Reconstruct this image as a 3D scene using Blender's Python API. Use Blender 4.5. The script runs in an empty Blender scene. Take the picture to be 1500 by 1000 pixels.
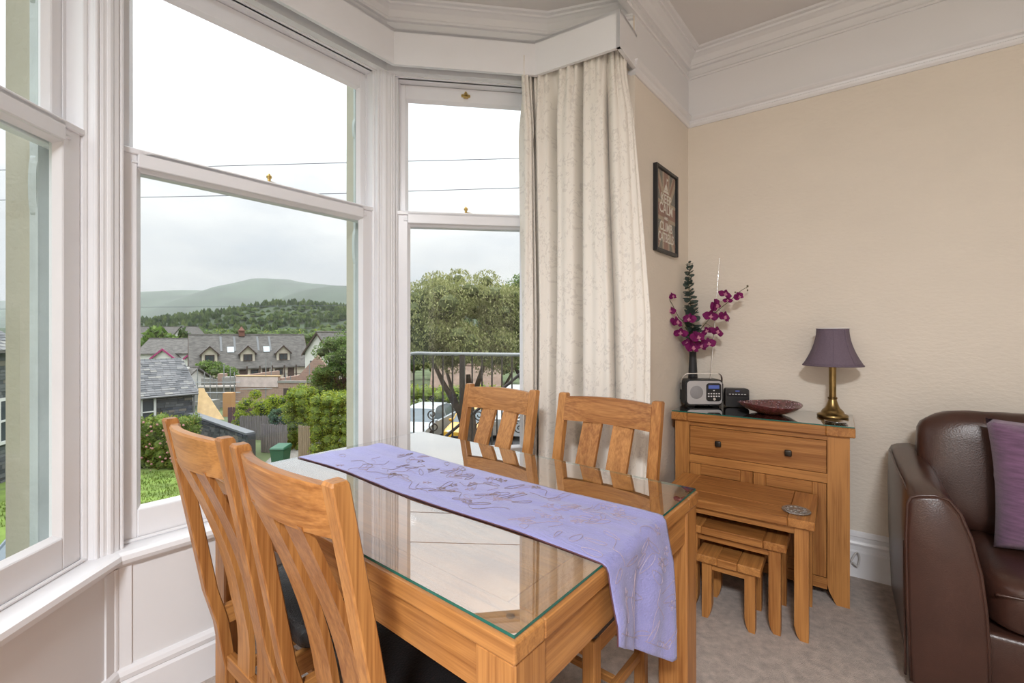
import bpy, bmesh, math, random
from mathutils import Vector, Matrix, noise
random.seed(7)
R = math.radians
C = bpy.context.scene.collection
scene = bpy.context.scene
H = 1.25            # eye height
# ------------------------------------------------------------------ camera
cam = bpy.data.cameras.new('camera'); camo = bpy.data.objects.new('camera', cam); C.objects.link(camo)
camo.location = (0, 0, H); camo.rotation_euler = (R(90), 0, 0)
cam.sensor_width = 36; cam.lens = 36*667/1500
cam.shift_y = -10/1500
cam.clip_start = 0.02; cam.clip_end = 20000
scene.camera = camo
# ------------------------------------------------------------------ view / sky
scene.view_settings.view_transform = 'Standard'; scene.view_settings.look = 'None'
scene.view_settings.gamma = 1; scene.view_settings.use_curve_mapping = False
scene.view_settings.exposure = 0.2
SKY_LOW, SKY_RISE = 0.60, 5.0   # overcast sky: grey at the horizon, much brighter overhead
w = bpy.data.worlds.new('overcast'); scene.world = w; w.use_nodes = True
nt = w.node_tree; nt.nodes.clear()
def N(t, ty, **kw):
    n = t.nodes.new(ty)
    for k, v in kw.items():
        if k.startswith('i_'): n.inputs[k[2:].replace('_', ' ')].default_value = v
        else: setattr(n, k, v)
    return n
def math_n(t, op, a, b=None, clamp=False):
    n = t.nodes.new('ShaderNodeMath'); n.operation = op; n.use_clamp = clamp
    for i, v in enumerate((a, b)):
        if v is None: continue
        if isinstance(v, (int, float)): n.inputs[i].default_value = v
        else: t.links.new(v, n.inputs[i])
    return n.outputs[0]
def ramp(t, fac, stops):
    n = t.nodes.new('ShaderNodeValToRGB'); e = n.color_ramp.elements
    while len(e) < len(stops): e.new(0.5)
    for el, (p, c) in zip(e, stops): el.position = p; el.color = (*c, 1)
    t.links.new(fac, n.inputs[0]); return n.outputs[0]
tc = N(nt, 'ShaderNodeTexCoord'); sp = N(nt, 'ShaderNodeSeparateXYZ'); nt.links.new(tc.outputs['Generated'], sp.inputs[0])
el = math_n(nt, 'MAXIMUM', sp.outputs[2], 0.0)
lum = math_n(nt, 'ADD', math_n(nt, 'MULTIPLY', math_n(nt, 'MULTIPLY', el, el), SKY_RISE), SKY_LOW)
mp = N(nt, 'ShaderNodeMapping'); mp.inputs['Scale'].default_value = (2.2, 2.2, 6.5); nt.links.new(tc.outputs['Generated'], mp.inputs[0])
nz = N(nt, 'ShaderNodeTexNoise', i_Scale=1.6, i_Detail=6.0, i_Roughness=0.55); nt.links.new(mp.outputs[0], nz.inputs[0])
cl = ramp(nt, nz.outputs[0], [(0.30, (0.78, 0.83, 0.90)), (0.5, (0.95, 0.97, 1.0)), (0.68, (1.14, 1.14, 1.13))])
mx = N(nt, 'ShaderNodeVectorMath', operation='SCALE'); nt.links.new(cl, mx.inputs[0]); nt.links.new(lum, mx.inputs['Scale'])
bg = N(nt, 'ShaderNodeBackground'); bg.inputs[1].default_value = 1.0; nt.links.new(mx.outputs[0], bg.inputs[0])
wo = N(nt, 'ShaderNodeOutputWorld'); nt.links.new(bg.outputs[0], wo.inputs[0])
scene.cycles.max_bounces = 10; scene.cycles.diffuse_bounces = 6; scene.cycles.glossy_bounces = 4
scene.cycles.transparent_max_bounces = 16; scene.cycles.transmission_bounces = 4; scene.cycles.volume_bounces = 0
scene.cycles.sample_clamp_indirect = 6.0
FILL_LAMP_W = 165.0   # unseen fill lamp added behind the camera to brighten the room
# ------------------------------------------------------------------ helpers
def setp(o, label=None, cat=None, group=None, kind=None):
    if label: o['label'] = label
    if cat: o['category'] = cat
    if group: o['group'] = group
    if kind: o['kind'] = kind
    return o
def thing(name, label, cat, loc=(0, 0, 0), rz=0.0, group=None):
    o = bpy.data.objects.new(name, None); C.objects.link(o); o.location = loc; o.rotation_euler = (0, 0, rz)
    o.empty_display_size = 0.1
    return setp(o, label, cat, group)
def obj(name, bm, mat, parent=None, smooth=False, loc=None, auto=None):
    me = bpy.data.meshes.new(name)
    bmesh.ops.recalc_face_normals(bm, faces=bm.faces)
    bm.to_mesh(me); bm.free()
    for m in (mat if isinstance(mat, (list, tuple)) else [mat]): me.materials.append(m)
    if smooth:
        me.polygons.foreach_set('use_smooth', [True]*len(me.polygons))
        if auto: me.set_sharp_from_angle(angle=R(auto))
    o = bpy.data.objects.new(name, me); C.objects.link(o)
    if parent: o.parent = parent
    if loc: o.location = loc
    return o
def link_mesh(name, me, parent=None, loc=(0, 0, 0), rot=(0, 0, 0), sc=(1, 1, 1)):
    o = bpy.data.objects.new(name, me); C.objects.link(o)
    if parent: o.parent = parent
    o.location = loc; o.rotation_euler = rot; o.scale = sc
    return o
def copy_tree(o, parent=None):
    c = o.copy(); C.objects.link(c)
    if parent: c.parent = parent
    for ch in list(o.children): copy_tree(ch, c)
    return c
def NB(): return bmesh.new()
def box(bm, x0, x1, y0, y1, z0, z1, bev=0.0, seg=1, mi=0):
    vs = [bm.verts.new(p) for p in ((x0,y0,z0),(x1,y0,z0),(x1,y1,z0),(x0,y1,z0),(x0,y0,z1),(x1,y0,z1),(x1,y1,z1),(x0,y1,z1))]
    fs = [bm.faces.new([vs[i] for i in f]) for f in ((3,2,1,0),(4,5,6,7),(0,1,5,4),(1,2,6,5),(2,3,7,6),(3,0,4,7))]
    for f in fs: f.material_index = mi
    if bev > 0:
        es = list({e for f in fs for e in f.edges})
        bmesh.ops.bevel(bm, geom=es, offset=bev, segments=seg, profile=0.5, affect='EDGES')
    return vs
def xform_box(bm, M, sx, sy, sz, bev=0.0):
    b2 = bmesh.new(); box(b2, -sx/2, sx/2, -sy/2, sy/2, -sz/2, sz/2, bev)
    me = bpy.data.meshes.new('t'); b2.transform(M); b2.to_mesh(me); b2.free(); bm.from_mesh(me); bpy.data.meshes.remove(me)
def hexa(bm, bottom, top):
    a = [bm.verts.new(p) for p in bottom]; b = [bm.verts.new(p) for p in top]; n = len(a)
    bm.faces.new(a[::-1]); bm.faces.new(b)
    for i in range(n): bm.faces.new((a[i], a[(i+1) % n], b[(i+1) % n], b[i]))
def prism(bm, poly, z0, z1):
    hexa(bm, [(p[0], p[1], z0) for p in poly], [(p[0], p[1], z1) for p in poly])
def loft(bm, rings, close=True, cap=True):
    vs = [[bm.verts.new(p) for p in r] for r in rings]; n = len(vs[0])
    for a, b in zip(vs, vs[1:]):
        for i in range(n if close else n-1):
            bm.faces.new((a[i], a[(i+1) % n], b[(i+1) % n], b[i]))
    if cap and close:
        bm.faces.new(vs[0][::-1]); bm.faces.new(vs[-1])
    return vs
def tube(bm, pts, r, n=8, cap=True):
    pts = [Vector(p) for p in pts]; rings = []
    rr = r if isinstance(r, (list, tuple)) else [r]*len(pts)
    up = None
    for i, p in enumerate(pts):
        t = (pts[min(i+1, len(pts)-1)] - pts[max(i-1, 0)]).normalized()
        if up is None: up = Vector((0, 0, 1)) if abs(t.z) < 0.9 else Vector((1, 0, 0))
        s = t.cross(up).normalized(); up = s.cross(t).normalized()
        rings.append([p + (s*math.cos(2*math.pi*k/n) + up*math.sin(2*math.pi*k/n))*rr[i] for k in range(n)])
    loft(bm, rings, True, cap)
def lathe(bm, prof, n=32, c=(0, 0), squash=1.0):
    rings = [[(c[0]+r*math.cos(2*math.pi*k/n), c[1]+squash*r*math.sin(2*math.pi*k/n), z) for k in range(n)] for r, z in prof]
    loft(bm, rings, True, True)
def sweep(bm, path, prof, closed_prof=True, caps=True):
    """profile (d inward = right of travel, z) along an xy path with mitred corners"""
    P = [Vector(p) for p in path]; rings = []
    for i, p in enumerate(P):
        ns = []
        if i > 0: d = (P[i]-P[i-1]).normalized(); ns.append(Vector((d.y, -d.x)))
        if i < len(P)-1: d = (P[i+1]-P[i]).normalized(); ns.append(Vector((d.y, -d.x)))
        m = ns[0] if len(ns) == 1 else (ns[0]+ns[1])/(1+ns[0].dot(ns[1]))
        rings.append([(p.x+m.x*d_, p.y+m.y*d_, z) for d_, z in prof])
    loft(bm, rings, closed_prof, caps)
def blob(bm, c, r, seg=16, ring=10, amp=0.12, sc=1.5, power=1.0, seed=0.0):
    """lumpy ellipsoid / soft cushion (power<1 makes it boxy)"""
    rings = []
    for i in range(1, ring):
        th = math.pi*i/ring; row = []
        for k in range(seg):
            ph = 2*math.pi*k/seg
            f = lambda a: math.copysign(abs(a)**power, a)
            d = Vector((f(math.sin(th)) * f(math.cos(ph)), f(math.sin(th))*f(math.sin(ph)), f(math.cos(th))))
            q = 1 + amp*noise.noise(Vector((d.x*sc+seed, d.y*sc, d.z*sc)))
            row.append((c[0]+d.x*r[0]*q, c[1]+d.y*r[1]*q, c[2]+d.z*r[2]*q))
        rings.append(row)
    loft(bm, rings, True, True)
def curve_pts(pts, n=8):
    """Catmull-Rom through points"""
    P = [Vector(p) for p in pts]; P = [2*P[0]-P[1]] + P + [2*P[-1]-P[-2]]; out = []
    for i in range(1, len(P)-2):
        for k in range(n):
            t = k/n; a, b, c, d = P[i-1], P[i], P[i+1], P[i+2]
            out.append(0.5*((2*b)+(c-a)*t+(2*a-5*b+4*c-d)*t*t+(3*b-a-3*c+d)*t**3))
    out.append(P[-2]); return out
# ------------------------------------------------------------------ materials
MATS = {}
def mat(name, col=(0.8, 0.8, 0.8), rough=0.5, metal=0.0, spec=0.5, noise_amt=0.0, nscale=8.0, bump=0.0, bscale=60.0, stretch=(1, 1, 1), sheen=0.0, coat=0.0, detail=5.0):
    m = bpy.data.materials.new(name); m.use_nodes = True; t = m.node_tree; b = t.nodes['Principled BSDF']
    b.inputs['Base Color'].default_value = (*col, 1); b.inputs['Roughness'].default_value = rough
    b.inputs['Metallic'].default_value = metal; b.inputs['Specular IOR Level'].default_value = spec
    if sheen: b.inputs['Sheen Weight'].default_value = sheen
    if coat: b.inputs['Coat Weight'].default_value = coat; b.inputs['Coat Roughness'].default_value = 0.15
    if noise_amt or bump:
        tc = N(t, 'ShaderNodeTexCoord'); mp = N(t, 'ShaderNodeMapping'); mp.inputs['Scale'].default_value = stretch
        t.links.new(tc.outputs['Object'], mp.inputs[0])
    if noise_amt:
        nz = N(t, 'ShaderNodeTexNoise', i_Scale=nscale, i_Detail=detail, i_Roughness=0.6); t.links.new(mp.outputs[0], nz.inputs[0])
        lo = tuple(max(0, c*(1-noise_amt)) for c in col); hi = tuple(min(1, c*(1+noise_amt)) for c in col)
        t.links.new(ramp(t, nz.outputs[0], [(0.3, lo), (0.7, hi)]), b.inputs['Base Color'])
    if bump:
        n2 = N(t, 'ShaderNodeTexNoise', i_Scale=bscale, i_Detail=3.0); t.links.new(mp.outputs[0], n2.inputs[0])
        bp = N(t, 'ShaderNodeBump', i_Strength=bump, i_Distance=0.01); t.links.new(n2.outputs[0], bp.inputs['Height'])
        t.links.new(bp.outputs[0], b.inputs['Normal'])
    MATS[name] = m; return m
def oak(name, axis, light=(0.50, 0.228, 0.068), dark=(0.255, 0.094, 0.024)):
    m = bpy.data.materials.new(name); m.use_nodes = True; t = m.node_tree; b = t.nodes['Principled BSDF']
    tc = N(t, 'ShaderNodeTexCoord'); oi = N(t, 'ShaderNodeObjectInfo')
    off = N(t, 'ShaderNodeVectorMath', operation='ADD'); t.links.new(tc.outputs['Object'], off.inputs[0])
    cmb = N(t, 'ShaderNodeCombineXYZ'); rr = math_n(t, 'MULTIPLY', oi.outputs['Random'], 7.0)
    for i in range(3): t.links.new(rr, cmb.inputs[i])
    t.links.new(cmb.outputs[0], off.inputs[1])
    def mapped(a, c):
        mp = N(t, 'ShaderNodeMapping'); mp.inputs['Scale'].default_value = tuple(a if i == axis else c for i in range(3))
        t.links.new(off.outputs[0], mp.inputs[0]); return mp.outputs[0]
    n1 = N(t, 'ShaderNodeTexNoise', i_Scale=1.0, i_Detail=4.0, i_Distortion=0.6); t.links.new(mapped(.75, 13), n1.inputs[0])
    sw = math_n(t, 'FRACT', math_n(t, 'MULTIPLY', n1.outputs[0], 7.0))     # growth-ring lines
    sw = math_n(t, 'ABSOLUTE', math_n(t, 'SUBTRACT', sw, 0.5))
    n2 = N(t, 'ShaderNodeTexNoise', i_Scale=1.0, i_Detail=3.0); t.links.new(mapped(4.5, 230), n2.inputs[0])
    f = math_n(t, 'ADD', math_n(t, 'MULTIPLY', sw, 0.55), math_n(t, 'MULTIPLY', n2.outputs[0], 0.75))
    f = math_n(t, 'ADD', f, math_n(t, 'MULTIPLY', math_n(t, 'SUBTRACT', oi.outputs['Random'], 0.5), 0.28))
    col = ramp(t, f, [(0.22, dark), (0.75, light)])
    t.links.new(col, b.inputs['Base Color']); b.inputs['Roughness'].default_value = 0.38
    b.inputs['Specular IOR Level'].default_value = 0.4
    bp = N(t, 'ShaderNodeBump', i_Strength=0.12, i_Distance=0.002); t.links.new(n2.outputs[0], bp.inputs['Height']); t.links.new(bp.outputs[0], b.inputs['Normal'])
    MATS[name] = m; return m
OAK = [oak('oak_grain_x', 0), oak('oak_grain_y', 1), oak('oak_grain_z', 2)]
def glass(name, tint, ior, gain, rough=0.0):
    m = bpy.data.materials.new(name); m.use_nodes = True; t = m.node_tree; t.nodes.clear()
    o = N(t, 'ShaderNodeOutputMaterial'); tr = N(t, 'ShaderNodeBsdfTransparent'); tr.inputs[0].default_value = (*tint, 1)
    gl = N(t, 'ShaderNodeBsdfGlossy'); gl.inputs['Roughness'].default_value = rough
    fr = N(t, 'ShaderNodeFresnel', i_IOR=ior); ge = N(t, 'ShaderNodeNewGeometry')
    f = math_n(t, 'MULTIPLY', math_n(t, 'MULTIPLY', fr.outputs[0], gain), math_n(t, 'SUBTRACT', 1.0, ge.outputs['Backfacing']), True)
    mx = N(t, 'ShaderNodeMixShader'); t.links.new(f, mx.inputs[0]); t.links.new(tr.outputs[0], mx.inputs[1]); t.links.new(gl.outputs[0], mx.inputs[2])
    t.links.new(mx.outputs[0], o.inputs[0]); MATS[name] = m; return m
def leafmat(name, a, b_, c=None, trans=0.4, rough=0.55):
    m = bpy.data.materials.new(name); m.use_nodes = True; t = m.node_tree; b = t.nodes['Principled BSDF']
    ge = N(t, 'ShaderNodeNewGeometry')
    st = [(0.0, a), (1.0, b_)] if c is None else [(0.0, a), (0.75, b_), (1.0, c)]
    t.links.new(ramp(t, ge.outputs['Random Per Island'], st), b.inputs['Base Color'])
    b.inputs['Roughness'].default_value = rough; b.inputs['Specular IOR Level'].default_value = 0.2
    if trans:
        tl = N(t, 'ShaderNodeBsdfTranslucent'); t.links.new(b.inputs['Base Color'].links[0].from_socket, tl.inputs[0])
        mx = N(t, 'ShaderNodeMixShader'); mx.inputs[0].default_value = trans; t.links.new(b.outputs[0], mx.inputs[1]); t.links.new(tl.outputs[0], mx.inputs[2])
        t.links.new(mx.outputs[0], t.nodes['Material Output'].inputs[0])
    MATS[name] = m; return m
white = mat('white_gloss_paint', (0.80, 0.80, 0.825), 0.32, noise_amt=0.025, nscale=3, bump=0.05, bscale=25)
frieze = mat('white_matt_paint', (0.78, 0.78, 0.80), 0.7, bump=0.04, bscale=90)
ceilm = mat('ceiling_paint', (0.72, 0.70, 0.69), 0.8)
cream = mat('cream_woodchip_paper', (0.76, 0.69, 0.60), 0.75, noise_amt=0.03, nscale=2, bump=0.28, bscale=48, stretch=(0.8, 0.8, 1.6))
carpet = mat('beige_carpet', (0.52, 0.435, 0.385), 0.95, noise_amt=0.26, nscale=30, bump=0.8, bscale=320, spec=0.1, sheen=0.2, detail=8)
table_glass = glass('table_glass', (0.97, 0.99, 0.975), 1.7, 2.9)
glass_edge = mat('green_glass_edge', (0.02, 0.13, 0.10), 0.12)
pane_glass = glass('window_glass', (0.97, 0.985, 0.98), 1.45, 1.3)
clear_glass = glass('clear_glass', (0.93, 0.93, 0.95), 1.5, 1.6)
black_leather = mat('black_leather', (0.012, 0.012, 0.013), 0.36, bump=0.25, bscale=180)
brown_leather = mat('brown_leather', (0.056, 0.024, 0.017), 0.28, noise_amt=0.18, nscale=6, bump=0.10, bscale=220)
brass = mat('brass', (0.60, 0.42, 0.15), 0.28, metal=1.0)
old_brass = mat('antique_brass', (0.27, 0.185, 0.075), 0.30, metal=1.0, noise_amt=0.2, nscale=20)
black = mat('black_satin', (0.014, 0.014, 0.016), 0.42)
silver = mat('silver_plastic', (0.50, 0.49, 0.50), 0.42, metal=0.3)
chrome = mat('chrome', (0.75, 0.75, 0.76), 0.15, metal=1.0)
bronze = mat('dark_bronze', (0.045, 0.038, 0.032), 0.38, metal=0.7)
iron = mat('wrought_iron', (0.022, 0.016, 0.014), 0.5)
rail_grey = mat('weathered_handrail', (0.22, 0.23, 0.24), 0.5)
# ================================================================== THE ROOM
V2 = lambda x, y: Vector((x, y))
U = V2(.643, .766); UR = V2(.8123, -.5833)          # along the bay wall / along the back wall
A12 = V2(-1.2845, 1.472); u2 = V2(.633, .774); A23 = V2(-.625, 2.278); u3 = V2(.9907, .1364)
A34 = A23 + u3*0.82; P = V2(.611, 2.266); CN = V2(1.1046, 2.856)
u1 = V2(-.0993, .995); A01 = A12 - u1*0.82; P0 = V2(-1.067, .266)
D2 = CN + UR*4.4; D1 = P0 - U*2.2; D3 = D1 + UR*4.4
ANG_R = math.atan2(UR.y, UR.x)
CEIL, BAYCEIL, SILL, HEAD = 2.985, 2.89, .545, 2.565
# floor
bm = NB(); prism(bm, [P0, A01, A12, A23, A34, P, CN, D2, D3, D1], -0.06, 0.0)
setp(obj('floor', bm, carpet), kind='structure')
bm = NB(); prism(bm, [P0-U*.0, P, CN, D2, D3, D1], CEIL, CEIL+.1)
setp(obj('ceiling', bm, ceilm), kind='structure')
def rt(d): return V2(d.y, -d.x)                     # inward (right of travel)
def wall_box(bm, a, b, z0, z1, th=.16, back=0.0):
    d = (b-a).normalized(); n = rt(d)
    prism(bm, [a+n*back, b+n*back, b-n*th, a-n*th], z0, z1)
def wall(name, a, b, m, z0=0, z1=CEIL, th=.16):
    bm = NB(); wall_box(bm, a, b, z0, z1, th); o = obj(name, bm, m); return setp(o, kind='structure')
wall('wall_right', CN-UR*.16, D2, cream)
wall('wall_bay_side', P, CN, cream, th=.10)
wall('wall_left', D1, P0, cream)
wall('wall_front', D2, D3, cream)
# unseen back wall behind the camera, tall opening added to let in more daylight
bm = NB(); dB = (D1-D3).normalized(); q0 = D3 + dB*1.1; q1 = D3 + dB*3.3
wall_box(bm, D3, q0, 0, CEIL); wall_box(bm, q1, D1, 0, CEIL); wall_box(bm, q0, q1, 0, .6); wall_box(bm, q0, q1, 2.5, CEIL)
setp(obj('wall_back', bm, cream), kind='structure')
# bay: dado, wall over the windows, header and ceiling
bay = mat('bay_panel_paint', (0.78, 0.78, 0.80), 0.45, noise_amt=0.02, nscale=3)
for nm, a, b in (('wall_bay_left', A01, A12), ('wall_bay_middle', A12, A23), ('wall_bay_right', A23, A34)):
    bm = NB(); wall_box(bm, a, b, -.02, .50, .14); wall_box(bm, a, b, HEAD+.005, BAYCEIL+.15, .14)
    setp(obj(nm, bm, bay), kind='structure')
wall('wall_bay_return', A34, P, cream, z1=BAYCEIL+.1, th=.09)
wall('wall_bay_return_left', P0, A01, cream, z1=BAYCEIL+.1, th=.12)
bm = NB(); prism(bm, [P0, A01, A12, A23, A34, P], BAYCEIL, BAYCEIL+.06)
setp(obj('ceiling_bay', bm, ceilm), kind='structure')
bm = NB(); prism(bm, [P0, P, P-rt(U)*.1, P0-rt(U)*.1], BAYCEIL+.002, CEIL)
setp(obj('trim_header', bm, frieze), kind='structure')
# frieze paint above the picture rail (thin skim proud of the paper)
bm = NB(); sweep(bm, [P, CN, D2, D3], [(-.02, 2.57), (.003, 2.57), (.003, CEIL), (-.02, CEIL)]); setp(obj('trim_frieze', bm, frieze), kind='structure')
# cornice
def cornice(zc, s=1.0):
    pts = [(-.02, -.146), (.012, -.146), (.016, -.138), (.012, -.130), (.004, -.128), (.004, -.088), (.020, -.086), (.026, -.076), (.020, -.066),
           (.022, -.058), (.034, -.036), (.056, -.022), (.066, -.020), (.068, -.010), (.088, -.008), (.096, 0.0), (-.02, 0.0)]
    return [(d*s, zc+z*s) for d, z in pts]
bm = NB(); sweep(bm, [D1, P0, P, CN, D2, D3, D1], cornice(CEIL-.001)); setp(obj('trim_cornice', bm, frieze), kind='structure')
bm = NB(); sweep(bm, [P0+(P-P0)*.02, A01, A12, A23, A34, P-(P-A34)*.02], cornice(BAYCEIL-.001, .86)); setp(obj('trim_bay_cornice', bm, frieze), kind='structure')
# picture rail
pr = [(-.01, 2.541), (.008, 2.541), (.016, 2.552), (.018, 2.562), (.010, 2.568), (.012, 2.578), (.022, 2.584), (.030, 2.594), (.030, 2.602), (.012, 2.606), (-.01, 2.608)]
bm = NB(); sweep(bm, [P-rt(U)*.03, P, CN, D2, D3], pr); setp(obj('trim_picture_rail', bm, white), kind='structure')
# baseboards
bb = [(-.01, 0), (.022, 0), (.022, .128), (.017, .134), (.012, .136), (.012, .158), (.019, .162), (.021, .172), (.017, .182), (.011, .186), (.011, .203), (.014, .208), (.012, .222), (.004, .232), (-.01, .234)]
bm = NB(); sweep(bm, [P, CN, D2, D3], bb); setp(obj('baseboard_right', bm, white), kind='structure')
bb2 = [(-.01, 0), (.024, 0), (.024, .118), (.018, .124), (.014, .126), (.020, .132), (.022, .146), (.016, .158), (.006, .166), (-.01, .168)]
bm = NB(); sweep(bm, [A01, A12, A23, A34, P], bb2); setp(obj('baseboard_bay', bm, white), kind='structure')
# sill board and head architrave
bm = NB(); sweep(bm, [A01, A12, A23, A34], [(-.145, SILL), (.016, SILL), (.028, SILL-.008), (.032, SILL-.022), (.026, SILL-.036), (.010, SILL-.040), (.004, SILL-.055), (-.145, SILL-.055)])
setp(obj('trim_sill', bm, white, smooth=False), kind='structure')
bm = NB(); sweep(bm, [A01, A12, A23, A34], [(-.06, HEAD), (-.035, HEAD), (-.035, HEAD+.014), (-.018, HEAD+.02), (-.014, HEAD+.05), (.0, HEAD+.056), (.004, HEAD+.085), (.018, HEAD+.095), (.022, HEAD+.12), (-.06, HEAD+.12)])
setp(obj('trim_architrave', bm, white), kind='structure')
# dado corner beads
for i, a in enumerate((A12, A23)):
    bm = NB(); lathe(bm, [(.012, .165), (.012, .492)], 12, (a.x, a.y)); 
    d = (A12-A01).normalized() if i == 0 else (A23-A12).normalized(); e = (A23-A12).normalized() if i == 0 else (A34-A23).normalized()
    for dd, s in ((d, -1), (e, 1)):
        n = rt(dd); c = a + dd*s*.022; prism(bm, [c-dd*.020+n*(-.01), c+dd*.020+n*(-.01), c+dd*.020+n*.006, c-dd*.020+n*.006], .165, .492)
    setp(obj(('trim_dado_bead_left', 'trim_dado_bead_right')[i], bm, white), kind='structure')
# ---- mullion posts between the windows, moulded inside, stone pier outside
def frame2(a, u):                                   # local (s along, y outward) -> world xy
    n = V2(-u.y, u.x)
    return lambda s, y: a + u*s + n*y
stone_white = mat('flaking_white_masonry_paint', (0.50, 0.55, 0.55), 0.8, noise_amt=0.10, nscale=5, bump=0.3, bscale=40)
stone_cream = mat('cream_masonry_paint', (0.44, 0.42, 0.34), 0.85, noise_amt=0.06, nscale=3, bump=0.2, bscale=60)
def post(name, corner, ua, ub, ta, tb):
    fa = frame2(corner, ua); fb = frame2(corner, ub); bm = NB()
    A = lambda t, y: fa(-t, y); B = fb
    poly = [A(ta, .15), A(ta, .052), A(ta-.006, .046), A(ta-.012, .046), A(ta-.014, .034), A(ta*.55, .030), A(ta*.5, .020), A(.012, .010),
            B(.012, .010), B(tb*.5, .020), B(tb*.55, .030), B(tb-.014, .034), B(tb-.012, .046), B(tb-.006, .046), B(tb, .052), B(tb, .15)]
    prism(bm, poly, SILL-.01, HEAD+.02)
    for c, r in ((fa(-.002, .016), .014), (A(ta*.62, .03), .008), (B(tb*.62, .03), .008), (A(.020, .022), .007), (B(.020, .022), .007)):
        prism(bm, [(c.x+r*math.cos(k*math.pi/6), c.y+r*math.sin(k*math.pi/6)) for k in range(12)], SILL-.005, HEAD+.05)
    p = setp(obj(name, bm, white), kind='structure')
    # outer masonry
    bm = NB(); prism(bm, [A(ta+.028, .15), A(ta+.028, .178), B(tb+.02, .178), B(tb+.02, .15)], SILL-.3, HEAD+.1)
    prism(bm, [A(ta+.034, .15), A(ta+.034, .157), A(ta+.02, .157), A(ta+.02, .15)], SILL-.3, HEAD+.1)
    obj('painted_reveal', bm, stone_white, p)
    bm = NB(); prism(bm, [A(ta+.026, .178), A(ta+.026, .245), B(tb+.018, .245), B(tb+.018, .178)], SILL-.6, HEAD+.3)
    obj('stone_pier', bm, stone_cream, p)
    bm = NB()                                        # rounded corbel on the reveal
    for z, hgt in ((1.70, .09), (2.3, .05)):
        rings = []
        for k in range(9):
            a_ = -math.pi/2+math.pi*k/8; r_ = .010*math.cos(a_)+.002
            rings.append([tuple(A(ta+.026, .149))+(z+hgt*math.sin(a_),), tuple(A(ta+.026+r_, .152))+(z+hgt*math.sin(a_),), tuple(A(ta+.026+r_, .174))+(z+hgt*math.sin(a_),), tuple(A(ta+.026, .178))+(z+hgt*math.sin(a_),)])
        loft(bm, rings, True, True)
    obj('corbel', bm, stone_white, p)
    return p
post('trim_mullion_left', A12, u1, u2, .055, .030)
post('trim_mullion_right', A23, u2, u3, .050, .048)
# far ends of the outer windows
for nm, c, u, s0, s1 in (('trim_jamb_right', A23, u3, .745, .82), ('trim_jamb_left', A01, u1, 0.0, .05)):
    f = frame2(c, u); bm = NB()
    prism(bm, [f(s0, .15), f(s0, .04), f(s0+.012 if s0 else s0, .034), f(s1, .02), f(s1, .15)], SILL-.01, HEAD+.02)
    setp(obj(nm, bm, white), kind='structure')
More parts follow.
